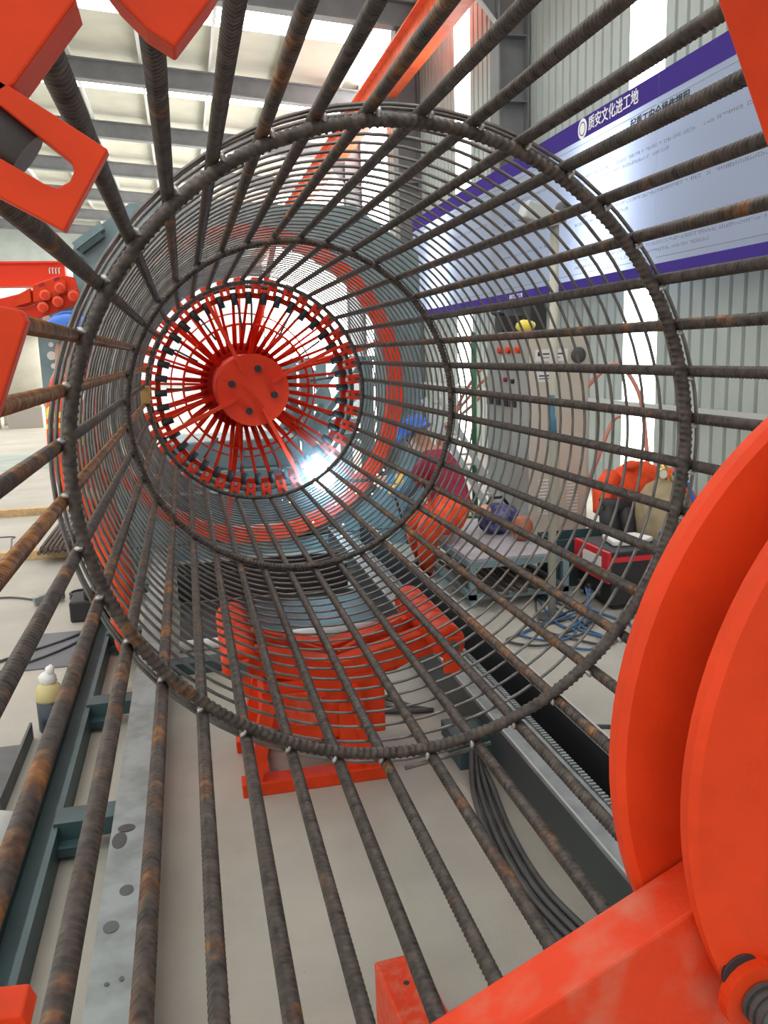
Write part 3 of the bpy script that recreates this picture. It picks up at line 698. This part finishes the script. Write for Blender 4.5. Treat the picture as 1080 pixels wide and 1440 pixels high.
# red welding power source
ws = thing('welding_machine', 'red and black welding power source with cables and papers on top', 'welder', (2.58, 4.62, 0))
MB().box((-.20, -.20, .03), (.22, .25, .36)).build('body', DARK, ws, bevel=.01)
MB().box((-.225, -.20, .17), (-.20, .25, .36)).build('front_panel', mat('signal_red', (.62, .02, .03), .45), ws, bevel=.005)
MB().box((-.21, -.21, .30), (.22, -.20, .33)).build('red_stripe', MATS['signal_red'], ws)
MB().box((-.23, -.12, .25), (-.225, .12, .32)).build('display', WHITE, ws)
for y in (-.12, 0, .12): MB().cyl((-.225, y, .10), (-.26, y, .10), .025, 12).build('socket', DARK, ws)
for x in (-.15, .17):
    for y in (-.15, .2): MB().box((x-.02, y-.02, 0), (x+.02, y+.02, .03)).build('foot', DARK, ws)
o = MB().prism([(-.14, -.1, 0), (.02, -.14, 0), (.16, -.05, 0), (.12, .1, 0), (-.1, .12, 0)], (0, 0, .03)).build('paper_bag', WHITE, loc=(2.6, 4.66, .362), bevel=.008); tag(o, 'crumpled white paper bag on the welding machine', 'paper')
for k in range(6):
    c0 = atZ(745+20*k, 900-8*(k % 3), .012)
    cable([(2.33, 4.5+.03*k, .10), (2.15, 4.45-.05*k, .03), c0+Vector((0, .12, 0)), c0+Vector((-.12, .02, 0)), c0+Vector((.02, -.1-.02*k, 0)), c0+Vector((.18, -.02, .0)), c0+Vector((.15, .2, 0)), (2.1, 4.9, .012), (2.15-.03*k, 4.92, .012)], .007, BLUEH if k % 2 else DGREY, 'blue hose looped on the floor before the welding machine' if k % 2 else 'dark cable looped on the floor before the welding machine', group='blue floor hoses' if k % 2 else 'dark floor cables')
cable([(1.36, 2.75, .15), (1.7, 2.9, .02), (1.95, 2.6, .012), (2.3, 2.3, .012), (2.7, 2.2, .012)], .010, DGREY, 'dark cable trailing over the bright floor away from the rail')
# gas tank with gauges, jacket draped over a stand behind it
gt = thing('gas_tank', 'tan canvas covered gas tank with brass gauges and blue hose', 'gas tank', (3.18, 5.2, 0))
MB().lathe([(.0, .02), (.16, .03), (.19, .10), (.20, .36), (.18, .50), (.12, .60), (.05, .64), (0, .645)], 22).build('body', TAN, gt)
MB().cyl((0, 0, .64), (0, 0, .74), .025, 10).build('valve', BRASS, gt)
for dx, dz in ((-.05, .69), (.05, .66), (.0, .76)):
    g = MB().cyl((dx, -.05, dz), (dx, -.075, dz), .036, 16).build('gauge', BRASS, gt); MB().cyl((dx, -.0755, dz), (dx, -.077, dz), .029, 14).build('gauge_face', WHITE, g)
MB().tube([(.02, -.08, .70), (.10, -.14, .62), (.16, -.16, .45), (.06, -.21, .28), (-.06, -.21, .26), (-.08, -.22, .05), (-.02, -.25, .012)], .014, 8).build('hose', BLUE, gt)
MB().tube([(-.12, -.16, .30), (.0, -.205, .27), (.12, -.165, .30)], .012, 8).build('strap', BLUE, gt)
o = MB().lathe([(.0, 0), (.13, 0), (.15, .05), (.15, .30), (.10, .36), (0, .37)], 18).build('red_cylinder', MAROON, loc=(3.05, 5.55, 0)); tag(o, 'maroon round canister behind the tan gas tank', 'canister')
# jacket: lofted garment
jk = thing('orange_jacket', 'orange-red work jacket spread over a stand behind the gas tank', 'jacket', (3.14, 5.5, 0))
jm = MB()
def loft(mb, secs, n=14):
    vs = []
    for c, rx, ry in secs:
        for k in range(n):
            a = 2*PI*k/n; j = 1+.08*sin(3*a+c[2]*20)
            vs.append((c[0]+rx*cos(a)*j, c[1]+ry*sin(a)*j, c[2]))
    m = len(secs); fs = [(i*n+k, i*n+(k+1) % n, (i+1)*n+(k+1) % n, (i+1)*n+k) for i in range(m-1) for k in range(n)]
    mb.add(vs, fs+[tuple(reversed(range(n))), tuple(range((m-1)*n, m*n))], True)
loft(jm, [((0, 0, .42), .30, .10), ((0, 0, .52), .28, .11), ((0, 0, .62), .24, .10), ((0, 0, .69), .15, .08), ((0, 0, .73), .07, .06)])
jm.build('torso', ORANGE, jk)
MB().tube([(-.2, -.02, .64), (-.31, -.08, .56), (-.34, -.14, .44), (-.26, -.18, .38)], [.07, .075, .07, .055], 12).build('sleeve', ORANGE, jk)
MB().tube([(.2, -.02, .64), (.32, -.06, .52), (.38, -.12, .40), (.42, -.14, .36)], [.07, .075, .065, .05], 12).build('sleeve', ORANGE, jk)
MB().ball((-.09, -.09, .72), .05, 10, 7, (1.4, .8, .7), .1).build('collar', ORANGE, jk)
MB().box((-.04, -.02, 0), (.04, .02, .45)).build('stand_post', DGREY, jk)
t = thing('dark_trousers', 'black work trousers and boots hanging in front of the orange jacket', 'trousers', (2.86, 5.28, 0))
for k in range(2): MB().tube([(-.05+.13*k, .02, .46-.03*k), (-.05+.13*k, -.02, .34), (-.04+.12*k, -.05, .22-.06*k), (-.03+.12*k, -.06, .15-.07*k)], [.06, .07, .065, .05], 10).build('leg', DARK, t)
MB().tube([(-.1, .03, .46), (.13, .03, .44)], [.06, .06], 8).build('waistband', DARK, t); MB().cyl((.03, .04, 0), (.03, .04, .42), .015, 8).build('hanger_post', DGREY, t)

# ================================================================ LEFT FLOOR ITEMS
jg = thing('plastic_jug', 'small dark jug with yellowish shoulder and cloth stuffed in its neck', 'jug', (-.66, 3.66, 0))
MB().lathe([(.0, 0), (.05, 0), (.056, .01), (.056, .14)], 20).build('body', mat('dark_blue_plastic', (.02, .035, .055), .35), jg)
MB().lathe([(.056, .14), (.058, .15), (.058, .18), (.045, .205), (.03, .215), (0, .216)], 20).build('shoulder', mat('yellowed_plastic', (.55, .48, .22), .4), jg)
MB().ball((0, 0, .235), .034, 12, 8, (1.1, 1, .9), .12).ball((.012, 0, .268), .02, 8, 6, (1, 1, 1.2), .2).build('cloth_stopper', WHITE, jg)
pb = atZ(5, 1165, .1); o = MB().ball((0, 0, .085), .10, 16, 10, (.95, 1, .85), .10).build('plastic_bag', mat('milky_plastic', (.62, .63, .62), .35), loc=(-.70, 2.66, 0)); tag(o, 'crumpled milky white plastic bag on the floor', 'bag')
t = thing('steel_angle', 'dark steel angle plate with upright fin lying on the floor', 'steel plate', (-.80, 3.3, 0))
MB().box((-.25, -.35, 0), (.06, .22, .012)).build('plate', DGREY, t); MB().box((.06, -.35, 0), (.07, .30, .07)).build('fin', DGREY, t)
p = atZ(105, 885); o = MB().box((-.22, -.3, 0), (.2, .3, .006)).build('floor_plate', mat('blue_black_plate', (.10, .11, .135), .45), loc=(-.74, 4.75, 0)); tag(o, 'flat blue-black steel plate on the floor beside the rail', 'steel plate')
t = thing('cable_clamp', 'grey earth clamp with its looped cable on the floor', 'clamp', (-.98, 5.75, 0))
MB().bar((-.08, -.05, .03), (.09, .06, .05), .035, .05).build('jaw', STEEL, t); MB().bar((-.08, .03, .02), (.10, .0, .04), .03, .04).build('jaw', DGREY, t)
MB().tube([(.1*cos(a)+.24, .10*sin(a), .012+.002*i) for i, a in enumerate([k*.5 for k in range(22)])], .010, 6).build('cable_loop', DARK, t)
cable([(-1.6, 5.8, .01), (-1.3, 5.95, .01), (-1.05, 5.8, .01)], .007, DGREY, 'thin cable running to the earth clamp on the floor')
cable([atZ(-60, 950, .01), atZ(30, 920, .01), atZ(90, 900, .01), atZ(125, 885, .015)], .008, DGREY, 'dark cable crossing the floor beside the jug', group='cables beside the jug')
cable([atZ(-60, 965, .01), atZ(30, 935, .01), atZ(90, 912, .01), atZ(125, 892, .015)], .008, DGREY, 'dark cable crossing the floor beside the jug', group='cables beside the jug')
o = MB().box((-.18, -.12, 0), (.12, .14, .13)).cyl((-.05, -.06, .13), (-.05, -.06, .19), .05, 12).build('drive_motor', DARK, loc=(-.60, 5.35, 0), bevel=.012); tag(o, 'black motor unit on the floor by the cage side', 'motor')
o = MB().box((-1.5, -.045, 0), (.85, .045, .075)).build('timber_beam', WOOD, loc=(-1.7, 9.3, 0), bevel=.004); tag(o, 'pale timber beam on the floor farther from the rebar bundle ends', 'timber')
o = MB().box((-1.4, -.045, 0), (.60, .045, .075)).build('timber_beam', WOOD, loc=(-1.5, 7.15, 0), bevel=.004); tag(o, 'timber beam under the cut ends of the rebar bundle', 'timber')
rbm = MB().tube([(0, 0, 0), (0, 2.6, 0)], .016, 8).build('loose_bar', mat('brown_bar', (.12, .085, .07), .5))
for k in range(14):
    o = rbm if k == 0 else rbm.copy()
    if k: C.objects.link(o)
    o.location = (-1.21+.036*(k % 8)+(.018 if k > 7 else 0), 6.9+R.uniform(-.04, .04), .092+(.03 if k > 7 else 0))
    tag(o, 'brown ribbed bar lying in the loose bundle on the timber beams', 'rebar', 'loose bundle of bars on timbers')
cable([(-2.6, 8.1, .005), (-1.7, 8.15, .005), (-1.62, 8.0, .005), (-1.55, 7.6, .005)], .006, DGREY, 'thin wire lying on the floor between the two timbers')

# gantry girder, tank and lattice in the distance
gd = thing('gantry_girder', 'long red gantry girder with white lettering beyond the portal', 'girder', (-4.5, 14, 0))
MB().box((-6, 0, 2.74), (2.85, .25, 3.04)).build('girder_web', REDD, gd); MB().box((-6, -.05, 2.70), (2.85, .3, 2.745)).box((-6, -.05, 3.03), (2.85, .3, 3.06)).build('girder_flange', REDD, gd)
MB().box((2.55, .02, 0), (2.8, .23, 2.7)).build('post', REDD, gd); MB().box((-5.9, .02, 0), (-5.6, .23, 2.7)).build('post', REDD, gd)
mb = MB()
for k in range(4): mb.box((2.62+k*.045, -.012, 2.88), (2.635+k*.045, -.002, 2.965)).box((2.62+k*.045, -.012, 2.955), (2.65+k*.045, -.002, 2.967))
mb.build('white_lettering', WHITE, gd)
tk = thing('storage_tank', 'cream storage tank on legs with pipework far across the hall', 'tank', (-4.05, 23, 0))
MB().lathe([(.0, .62), (.55, .70), (.85, .95), (.9, 1.5), (.9, 2.2), (.8, 2.35), (0, 2.4)], 28).build('vessel', CREAM, tk)
for dx, dy in ((-.5, -.5), (.5, -.5), (.5, .5), (-.5, .5)): MB().cyl((dx, dy, 0), (dx, dy, .95), .06, 8).build('leg', CREAM, tk)
MB().box((-.1, -.95, 2.2), (.75, -.3, 3.1)).build('control_box', WHITE, tk); MB().box((.1, -.97, 2.5), (.5, -.95, 2.9)).build('display', DARK, tk)
MB().tube([(-.6, -.7, 3.2), (-.55, -.95, 2.6), (-.35, -1.0, 2.2)], .04, 8).build('pipe', DARK, tk); MB().box((-.2, -.9, .0), (.6, -.4, .5)).build('pump', BEIGED, tk)
def lattice(name, label, x0, x1, y, z1, m, ny=2):
    t = thing(name, label, 'steel frame', ((x0+x1)/2, y, 0)); h = (x1-x0)/2
    for yy in ((0, 1.2) if ny == 2 else (0,)):
        for x in (-h, h): MB().box((x-.06, yy-.06, 0), (x+.06, yy+.06, z1)).build('post', m, t)
        n = int(z1/.55)
        for k in range(n):
            za, zb = z1*k/n, z1*(k+1)/n
            MB().bar((-h, yy, za) if k % 2 else (h, yy, za), (h, yy, zb) if k % 2 else (-h, yy, zb), .06, .06, (0, 1, 0)).build('diagonal', m, t)
            MB().box((-h, yy-.03, zb-.03), (h, yy+.03, zb+.03)).build('cross_bar', m, t)
    return t
lattice('lattice_frame', 'blue-grey lattice tower seen through the right side of the rotary disc', 1.15, 1.75, 8.3, 1.5, TEAL)
lattice('lattice_frame', 'wide blue-grey lattice frame behind the lattice tower', 1.6, 2.7, 10.2, 1.5, TEAL, 1)
t = thing('coil_reel_stand', 'blue-grey reel stand with round coil flange behind the disc', 'reel', (1.15, 9.3, 0))
for y in (0, .45): MB().ringplate(0, 1.05, .34, .42, y, y+.04, 40).build('reel_flange', TEAL, t)
for k in range(6): a = k*PI/3; MB().bar((0, .02, 1.05), (.38*cos(a), .02, 1.05+.38*sin(a)), .05, .03, (0, 1, 0)).build('reel_spoke', TEAL, t)
MB().cyl((0, -.05, 1.05), (0, .55, 1.05), .05, 12).build('axle', DGREY, t)
for x in (-.35, .35): MB().bar((x, .25, 0), (0, .25, 1.05), .08, .08, (0, 1, 0)).build('stand_leg', TEAL, t)
t = thing('carriage_deck', 'long blue-grey carriage deck lying behind the rotary disc', 'machine frame', (.47, 9.0, 0))
for y in (-.6, .6): MB().box((-1.3, y-.08, .28), (1.1, y+.08, .46)).build('deck_beam', TEAL, t)
for x in (-1.1, .9): MB().box((x-.06, -.7, 0), (x+.06, .7, .28)).build('deck_leg', TEAL, t)
MB().box((-.75, -.5, .46), (.6, .5, .75)).build('gearbox', TEAL, t, bevel=.02)

# ================================================================ PEOPLE
def person_body(name, bones, radii, verts, mats, bone_mat, parent, root):
    """verts: dict joint->pos; bones: list of (a,b); skin + subsurf, colour by nearest bone"""
    names = list(verts); idx = {n: i for i, n in enumerate(names)}
    me = bpy.data.meshes.new(name); me.from_pydata([verts[n] for n in names], [(idx[a], idx[b]) for a, b in bones], []); me.update()
    o = bpy.data.objects.new(name, me); C.objects.link(o)
    sk = o.modifiers.new('skin', 'SKIN'); sk.use_smooth_shade = True
    for n in names:
        v = me.skin_vertices[0].data[idx[n]]; r = radii[n]; v.radius = r if isinstance(r, tuple) else (r, r); v.use_root = (n == root)
    ss = o.modifiers.new('sub', 'SUBSURF'); ss.levels = 2; ss.render_levels = 2
    dg = bpy.context.evaluated_depsgraph_get(); m2 = bpy.data.meshes.new_from_object(o.evaluated_get(dg)); bpy.data.objects.remove(o)
    m2.materials.clear()
    for m in mats: m2.materials.append(m)
    for p in m2.polygons:
        c = p.center; best = None
        for (a, b) in bones:
            A, B = Vector(verts[a]), Vector(verts[b]); ab = B-A; t = max(0, min(1, (c-A).dot(ab)/ab.length_squared)); d = (c-(A+ab*t)).length
            if best is None or d < best[0]: best = (d, (a, b), t)
        p.material_index = bone_mat(best[1], best[2], c); p.use_smooth = True
    o = bpy.data.objects.new(name, m2); C.objects.link(o); o.parent = parent
    return o
def human(loc, J, label, mats, bone_mat, helmet_mat, face_dir, bulk=None):
    t = thing('person', label, 'person', loc)
    L0 = Vector(loc); V = {k: Vector(v)-L0 for k, v in J.items()}
    bones = [('pelvis', 'waist'), ('waist', 'chest'), ('chest', 'neck'), ('neck', 'skull'), ('skull', 'crown')]
    rad = {'pelvis': (.13, .115), 'waist': (.135, .11), 'chest': (.15, .115), 'neck': .058, 'skull': (.075, .085), 'crown': (.07, .08)}
    for s in 'LR':
        bones += [('chest', 'sho'+s), ('sho'+s, 'elb'+s), ('elb'+s, 'wri'+s), ('wri'+s, 'pal'+s), ('pelvis', 'hip'+s), ('hip'+s, 'kne'+s), ('kne'+s, 'ank'+s), ('ank'+s, 'toe'+s)]
        rad.update({'sho'+s: .072, 'elb'+s: .05, 'wri'+s: .033, 'pal'+s: (.036, .024), 'hip'+s: .095, 'kne'+s: .068, 'ank'+s: .047, 'toe'+s: .038})
        d = (V['pal'+s]-V['wri'+s]).normalized(); side = d.cross(Vector((0, 0, 1)))
        if side.length < .1: side = Vector((1, 0, 0))
        side.normalize(); dn = side.cross(d)
        for f in range(4):
            b0 = V['pal'+s]+side*(.024*(f-1.5)/1.5)+d*.015; l = (.034, .040, .037, .028)[f]
            V[f'f{f}a{s}'] = b0+d*l; V[f'f{f}b{s}'] = b0+d*l*1.5-dn*.022*(1 if dn.z > 0 else -1)
            bones += [('pal'+s, f'f{f}a{s}'), (f'f{f}a{s}', f'f{f}b{s}')]; rad[f'f{f}a{s}'] = .0095; rad[f'f{f}b{s}'] = .0085
        V['th'+s] = V['wri'+s]+d*.03+side*.05-dn*.01; bones.append(('wri'+s, 'th'+s)); rad['th'+s] = .011
    rad.update(bulk or {})
    o = person_body('body', bones, rad, V, mats, bone_mat, t, 'pelvis')
    # face
    sk = (V['skull']+V['crown'])/2; upv = (V['crown']-V['skull']).normalized(); fd_ = Vector(face_dir); fd_ = (fd_-upv*fd_.dot(upv)).normalized(); sd = fd_.cross(upv)
    MB().ball(sk+fd_*.075-upv*.02, .022, 8, 6, (.8, .8, 1.2)).build('nose', SKIN, t)
    for s in (-1, 1):
        MB().ball(sk+fd_*.072+sd*.032*s+upv*.012, .011, 8, 6).build('eye', DARK, t)
        MB().ball(sk+sd*.082*s-fd_*.01, .028, 8, 6, (.6, .6, 1.1)).build('ear', SKIN, t)
    MB().ball(sk+fd_*.068-upv*.062, .022, 8, 6, (1, 1, .35)).build('mouth', MAROON, t)
    # helmet: dome + brim + ridge
    M = Matrix((( *sd, 0), (*fd_, 0), (*upv, 0), (0, 0, 0, 1))).transposed()
    M = Matrix.Translation(sk+upv*.045) @ Matrix(((sd.x, fd_.x, upv.x, 0), (sd.y, fd_.y, upv.y, 0), (sd.z, fd_.z, upv.z, 0), (0, 0, 0, 1)))
    prof = [(.118+.012, -.004), (.112, .004), (.110, .03), (.098, .07), (.07, .098), (.03, .112), (0, .114)]
    h = MB().lathe(prof, 22, M @ Matrix.Diagonal((1, 1.14, 1, 1))).build('helmet', helmet_mat, t)
    MB().prism([M @ Vector(p) for p in ((-.09, .10, 0), (-.05, .175, -.008), (.05, .175, -.008), (.09, .10, 0))], upv*.006).build('helmet_peak', helmet_mat, h)
    MB().tube([M @ Vector((0, .12*cos(a), .115*sin(a)+.004)) for a in [PI*.1+k*PI*.8/8 for k in range(9)]], .012, 6).build('helmet_ridge', helmet_mat, h)
    return t, V
# worker on the left, facing the cage
J = {'pelvis': (-.52, 4.42, .95), 'waist': (-.59, 4.42, 1.10), 'chest': (-.62, 4.42, 1.34), 'neck': (-.56, 4.42, 1.50), 'skull': (-.53, 4.42, 1.58), 'crown': (-.52, 4.42, 1.68),
     'shoL': (-.60, 4.60, 1.41), 'elbL': (-.52, 4.72, 1.16), 'wriL': (-.42, 4.86, 1.04), 'palL': (-.385, 4.92, 1.02),
     'shoR': (-.575, 4.25, 1.41), 'elbR': (-.60, 4.16, 1.15), 'wriR': (-.53, 4.12, .98), 'palR': (-.44, 4.12, .94),
     'hipL': (-.49, 4.51, .90), 'kneL': (-.40, 4.55, .50), 'ankL': (-.40, 4.60, .09), 'toeL': (-.27, 4.60, .045),
     'hipR': (-.49, 4.33, .90), 'kneR': (-.40, 4.32, .50), 'ankR': (-.40, 4.34, .09), 'toeR': (-.27, 4.34, .045)}
def bm1(b, t, c):
    a, e = b
    if e[:3] in ('toe',): return 2
    if a[:3] in ('pal', 'wri') or (a[:3] == 'elb' and t > .9) or e.startswith('th'): return 1
    if a in ('neck', 'skull') or (a == 'chest' and e == 'neck' and t > .7): return 1
    z = c.z
    if a[:3] == 'sho' and (.30 < t < .42 or .52 < t < .64): return 3
    if a in ('pelvis', 'waist', 'chest') and e in ('waist', 'chest', 'neck') and (1.42 < z < 1.46 or 1.36 < z < 1.385 or 1.17 < z < 1.21): return 3
    return 0
human((-.55, 4.42, 0), J, 'worker in orange striped overalls and blue helmet standing beside the cage', [ORANGE, SKIN, DARK, YELLOW], bm1, BLUE, (1, .1, -.1))
# welder crouched on the right
J = {'pelvis': (1.76, 5.48, .45), 'waist': (1.74, 5.54, .57), 'chest': (1.70, 5.68, .74), 'neck': (1.66, 5.80, .86), 'skull': (1.62, 5.84, .91), 'crown': (1.585, 5.87, .99),
     'shoL': (1.60, 5.60, .78), 'elbL': (1.44, 5.66, .58), 'wriL': (1.37, 5.92, .60), 'palL': (1.345, 5.99, .61),
     'shoR': (1.80, 5.86, .80), 'elbR': (1.62, 6.06, .62), 'wriR': (1.44, 6.16, .62), 'palR': (1.37, 6.18, .62),
     'hipL': (1.70, 5.38, .44), 'kneL': (1.46, 5.12, .46), 'ankL': (1.50, 5.34, .09), 'toeL': (1.43, 5.22, .045),
     'hipR': (1.73, 5.60, .44), 'kneR': (1.45, 5.50, .44), 'ankR': (1.56, 5.66, .09), 'toeR': (1.46, 5.58, .045)}
def bm2(b, t, c):
    a, e = b
    if e[:3] == 'toe': return 2
    if a[:3] in ('pal', 'wri') or e.startswith('th'): return 1
    if a in ('neck', 'skull') or (a == 'chest' and e == 'neck' and t > .7): return 1
    if a[:3] in ('hip', 'kne') or e[:3] == 'hip': return 3
    if a[:3] == 'elb' or (a[:3] == 'sho' and t > .55): return 5 if (a[:3] == 'elb' and .35 < t < .62) else 4
    return 0
human((1.75, 5.5, 0), J, 'welder in maroon jacket and blue helmet seated low, reaching towards the arc', [MAROON, SKIN, DARK, ORANGE, JEANS, mat('orange_band', (.85, .42, .08), .6)], bm2, BLUE, (-1, .4, -.5), {'pelvis': (.15, .14), 'waist': (.165, .14), 'chest': (.175, .14), 'hipL': .12, 'hipR': .12, 'kneL': .09, 'kneR': .085, 'shoL': .085, 'shoR': .085, 'elbL': .06, 'elbR': .06})
t = thing('cable_tray', 'grey ladder cable tray sloping down behind the seated welder', 'cable tray', (2.05, 6.25, 0))
A_, B_ = Vector((-.26, .1, 1.15)), Vector((.34, -.1, .03))
for dx in (0, .13): MB().bar(A_+Vector((dx, 0, .05)), B_+Vector((dx, 0, .05)), .025, .05).build('side_rail', LSTEEL, t)
for k in range(14):
    q = A_.lerp(B_, (k+.5)/14)+Vector((0, 0, .05)); MB().bar(q, q+Vector((.13, 0, 0)), .02, .015).build('rung', LSTEEL, t)
# welding torch + arc
wp = Vector((.945, 6.13, .662))
t = thing('welding_torch', 'welding torch with cable held against the lower far ring', 'torch', wp)
MB().tube([(.05, 0, -.015), (.14, .01, -.03), (.26, .03, -.04), (.42, .05, -.045)], [.007, .012, .014, .014], 8).build('handle', DGREY, t)
MB().tube([(.42, .05, -.045), (.55, .0, -.2), (.6, -.2, -.5), (.62, -.6, -.64)], .011, 8).build('cable', DARK, t)
arc = MB().ball((0, 0, 0), .075, 18, 12, (1, 1, 1), .3).build('welding_arc', mat('arc_light', (.42, .80, 1.0), .5, emit=130)); arc.location = wp
tag(arc, 'blinding blue-white welding arc at the far end of the cage', 'arc light')
fm = MB().ball((0, 0, 0), .42, 20, 12).build('arc_bloom', bpy.data.materials.new('bloom_haze'), loc=wp)  # scattering haze ball added to imitate camera bloom around the arc
tag(fm, 'glowing haze ball added for the bloom around the bright arc', 'bloom')
m = fm.data.materials[0]; m.use_nodes = True; nt = m.node_tree; nt.nodes.remove(nt.nodes['Principled BSDF'])
vs_ = nt.nodes.new('ShaderNodeVolumeScatter'); vs_.inputs['Color'].default_value = (.8, .9, 1, 1)
gr_ = nt.nodes.new('ShaderNodeTexGradient'); gr_.gradient_type = 'QUADRATIC_SPHERE'; tc_ = nt.nodes.new('ShaderNodeTexCoord'); mp_ = nt.nodes.new('ShaderNodeMapping')
mp_.inputs['Scale'].default_value = (1/.42,)*3; mu_ = nt.nodes.new('ShaderNodeMath'); mu_.operation = 'MULTIPLY'; mu_.inputs[1].default_value = 3.4
nt.links.new(tc_.outputs['Object'], mp_.inputs['Vector']); nt.links.new(mp_.outputs[0], gr_.inputs[0]); nt.links.new(gr_.outputs['Fac'], mu_.inputs[0])
nt.links.new(mu_.outputs[0], vs_.inputs['Density']); nt.links.new(vs_.outputs[0], nt.nodes['Material Output'].inputs['Volume'])
sp_ = MB().ball((0, 0, 0), .006, 6, 4).build('spark', mat('hot_spark', (1, .72, .35), .5, emit=14))
for k in range(16):
    o = sp_ if k == 0 else sp_.copy()
    if k: C.objects.link(o)
    a = R.uniform(-2.6, .4); q = R.uniform(.12, .55)
    o.location = wp+Vector((cos(a)*q, R.uniform(-.5, .2), sin(a)*q*.8)); tag(o, 'tiny glowing weld spark flying off the arc', 'spark', 'sparks around the arc')
g = thing('spring_clamp', 'tan and black spring clamp gripping the cage near the far disc', 'clamp', (-.28, 5.9, 1.33))
MB().box((-.02, -.03, -.06), (.05, .03, .06)).build('jaw', GLOVE, g, bevel=.01); MB().box((-.10, -.04, -.05), (-.02, .04, .05)).build('grip', DARK, g, bevel=.012)
bpy.context.view_layer.update()
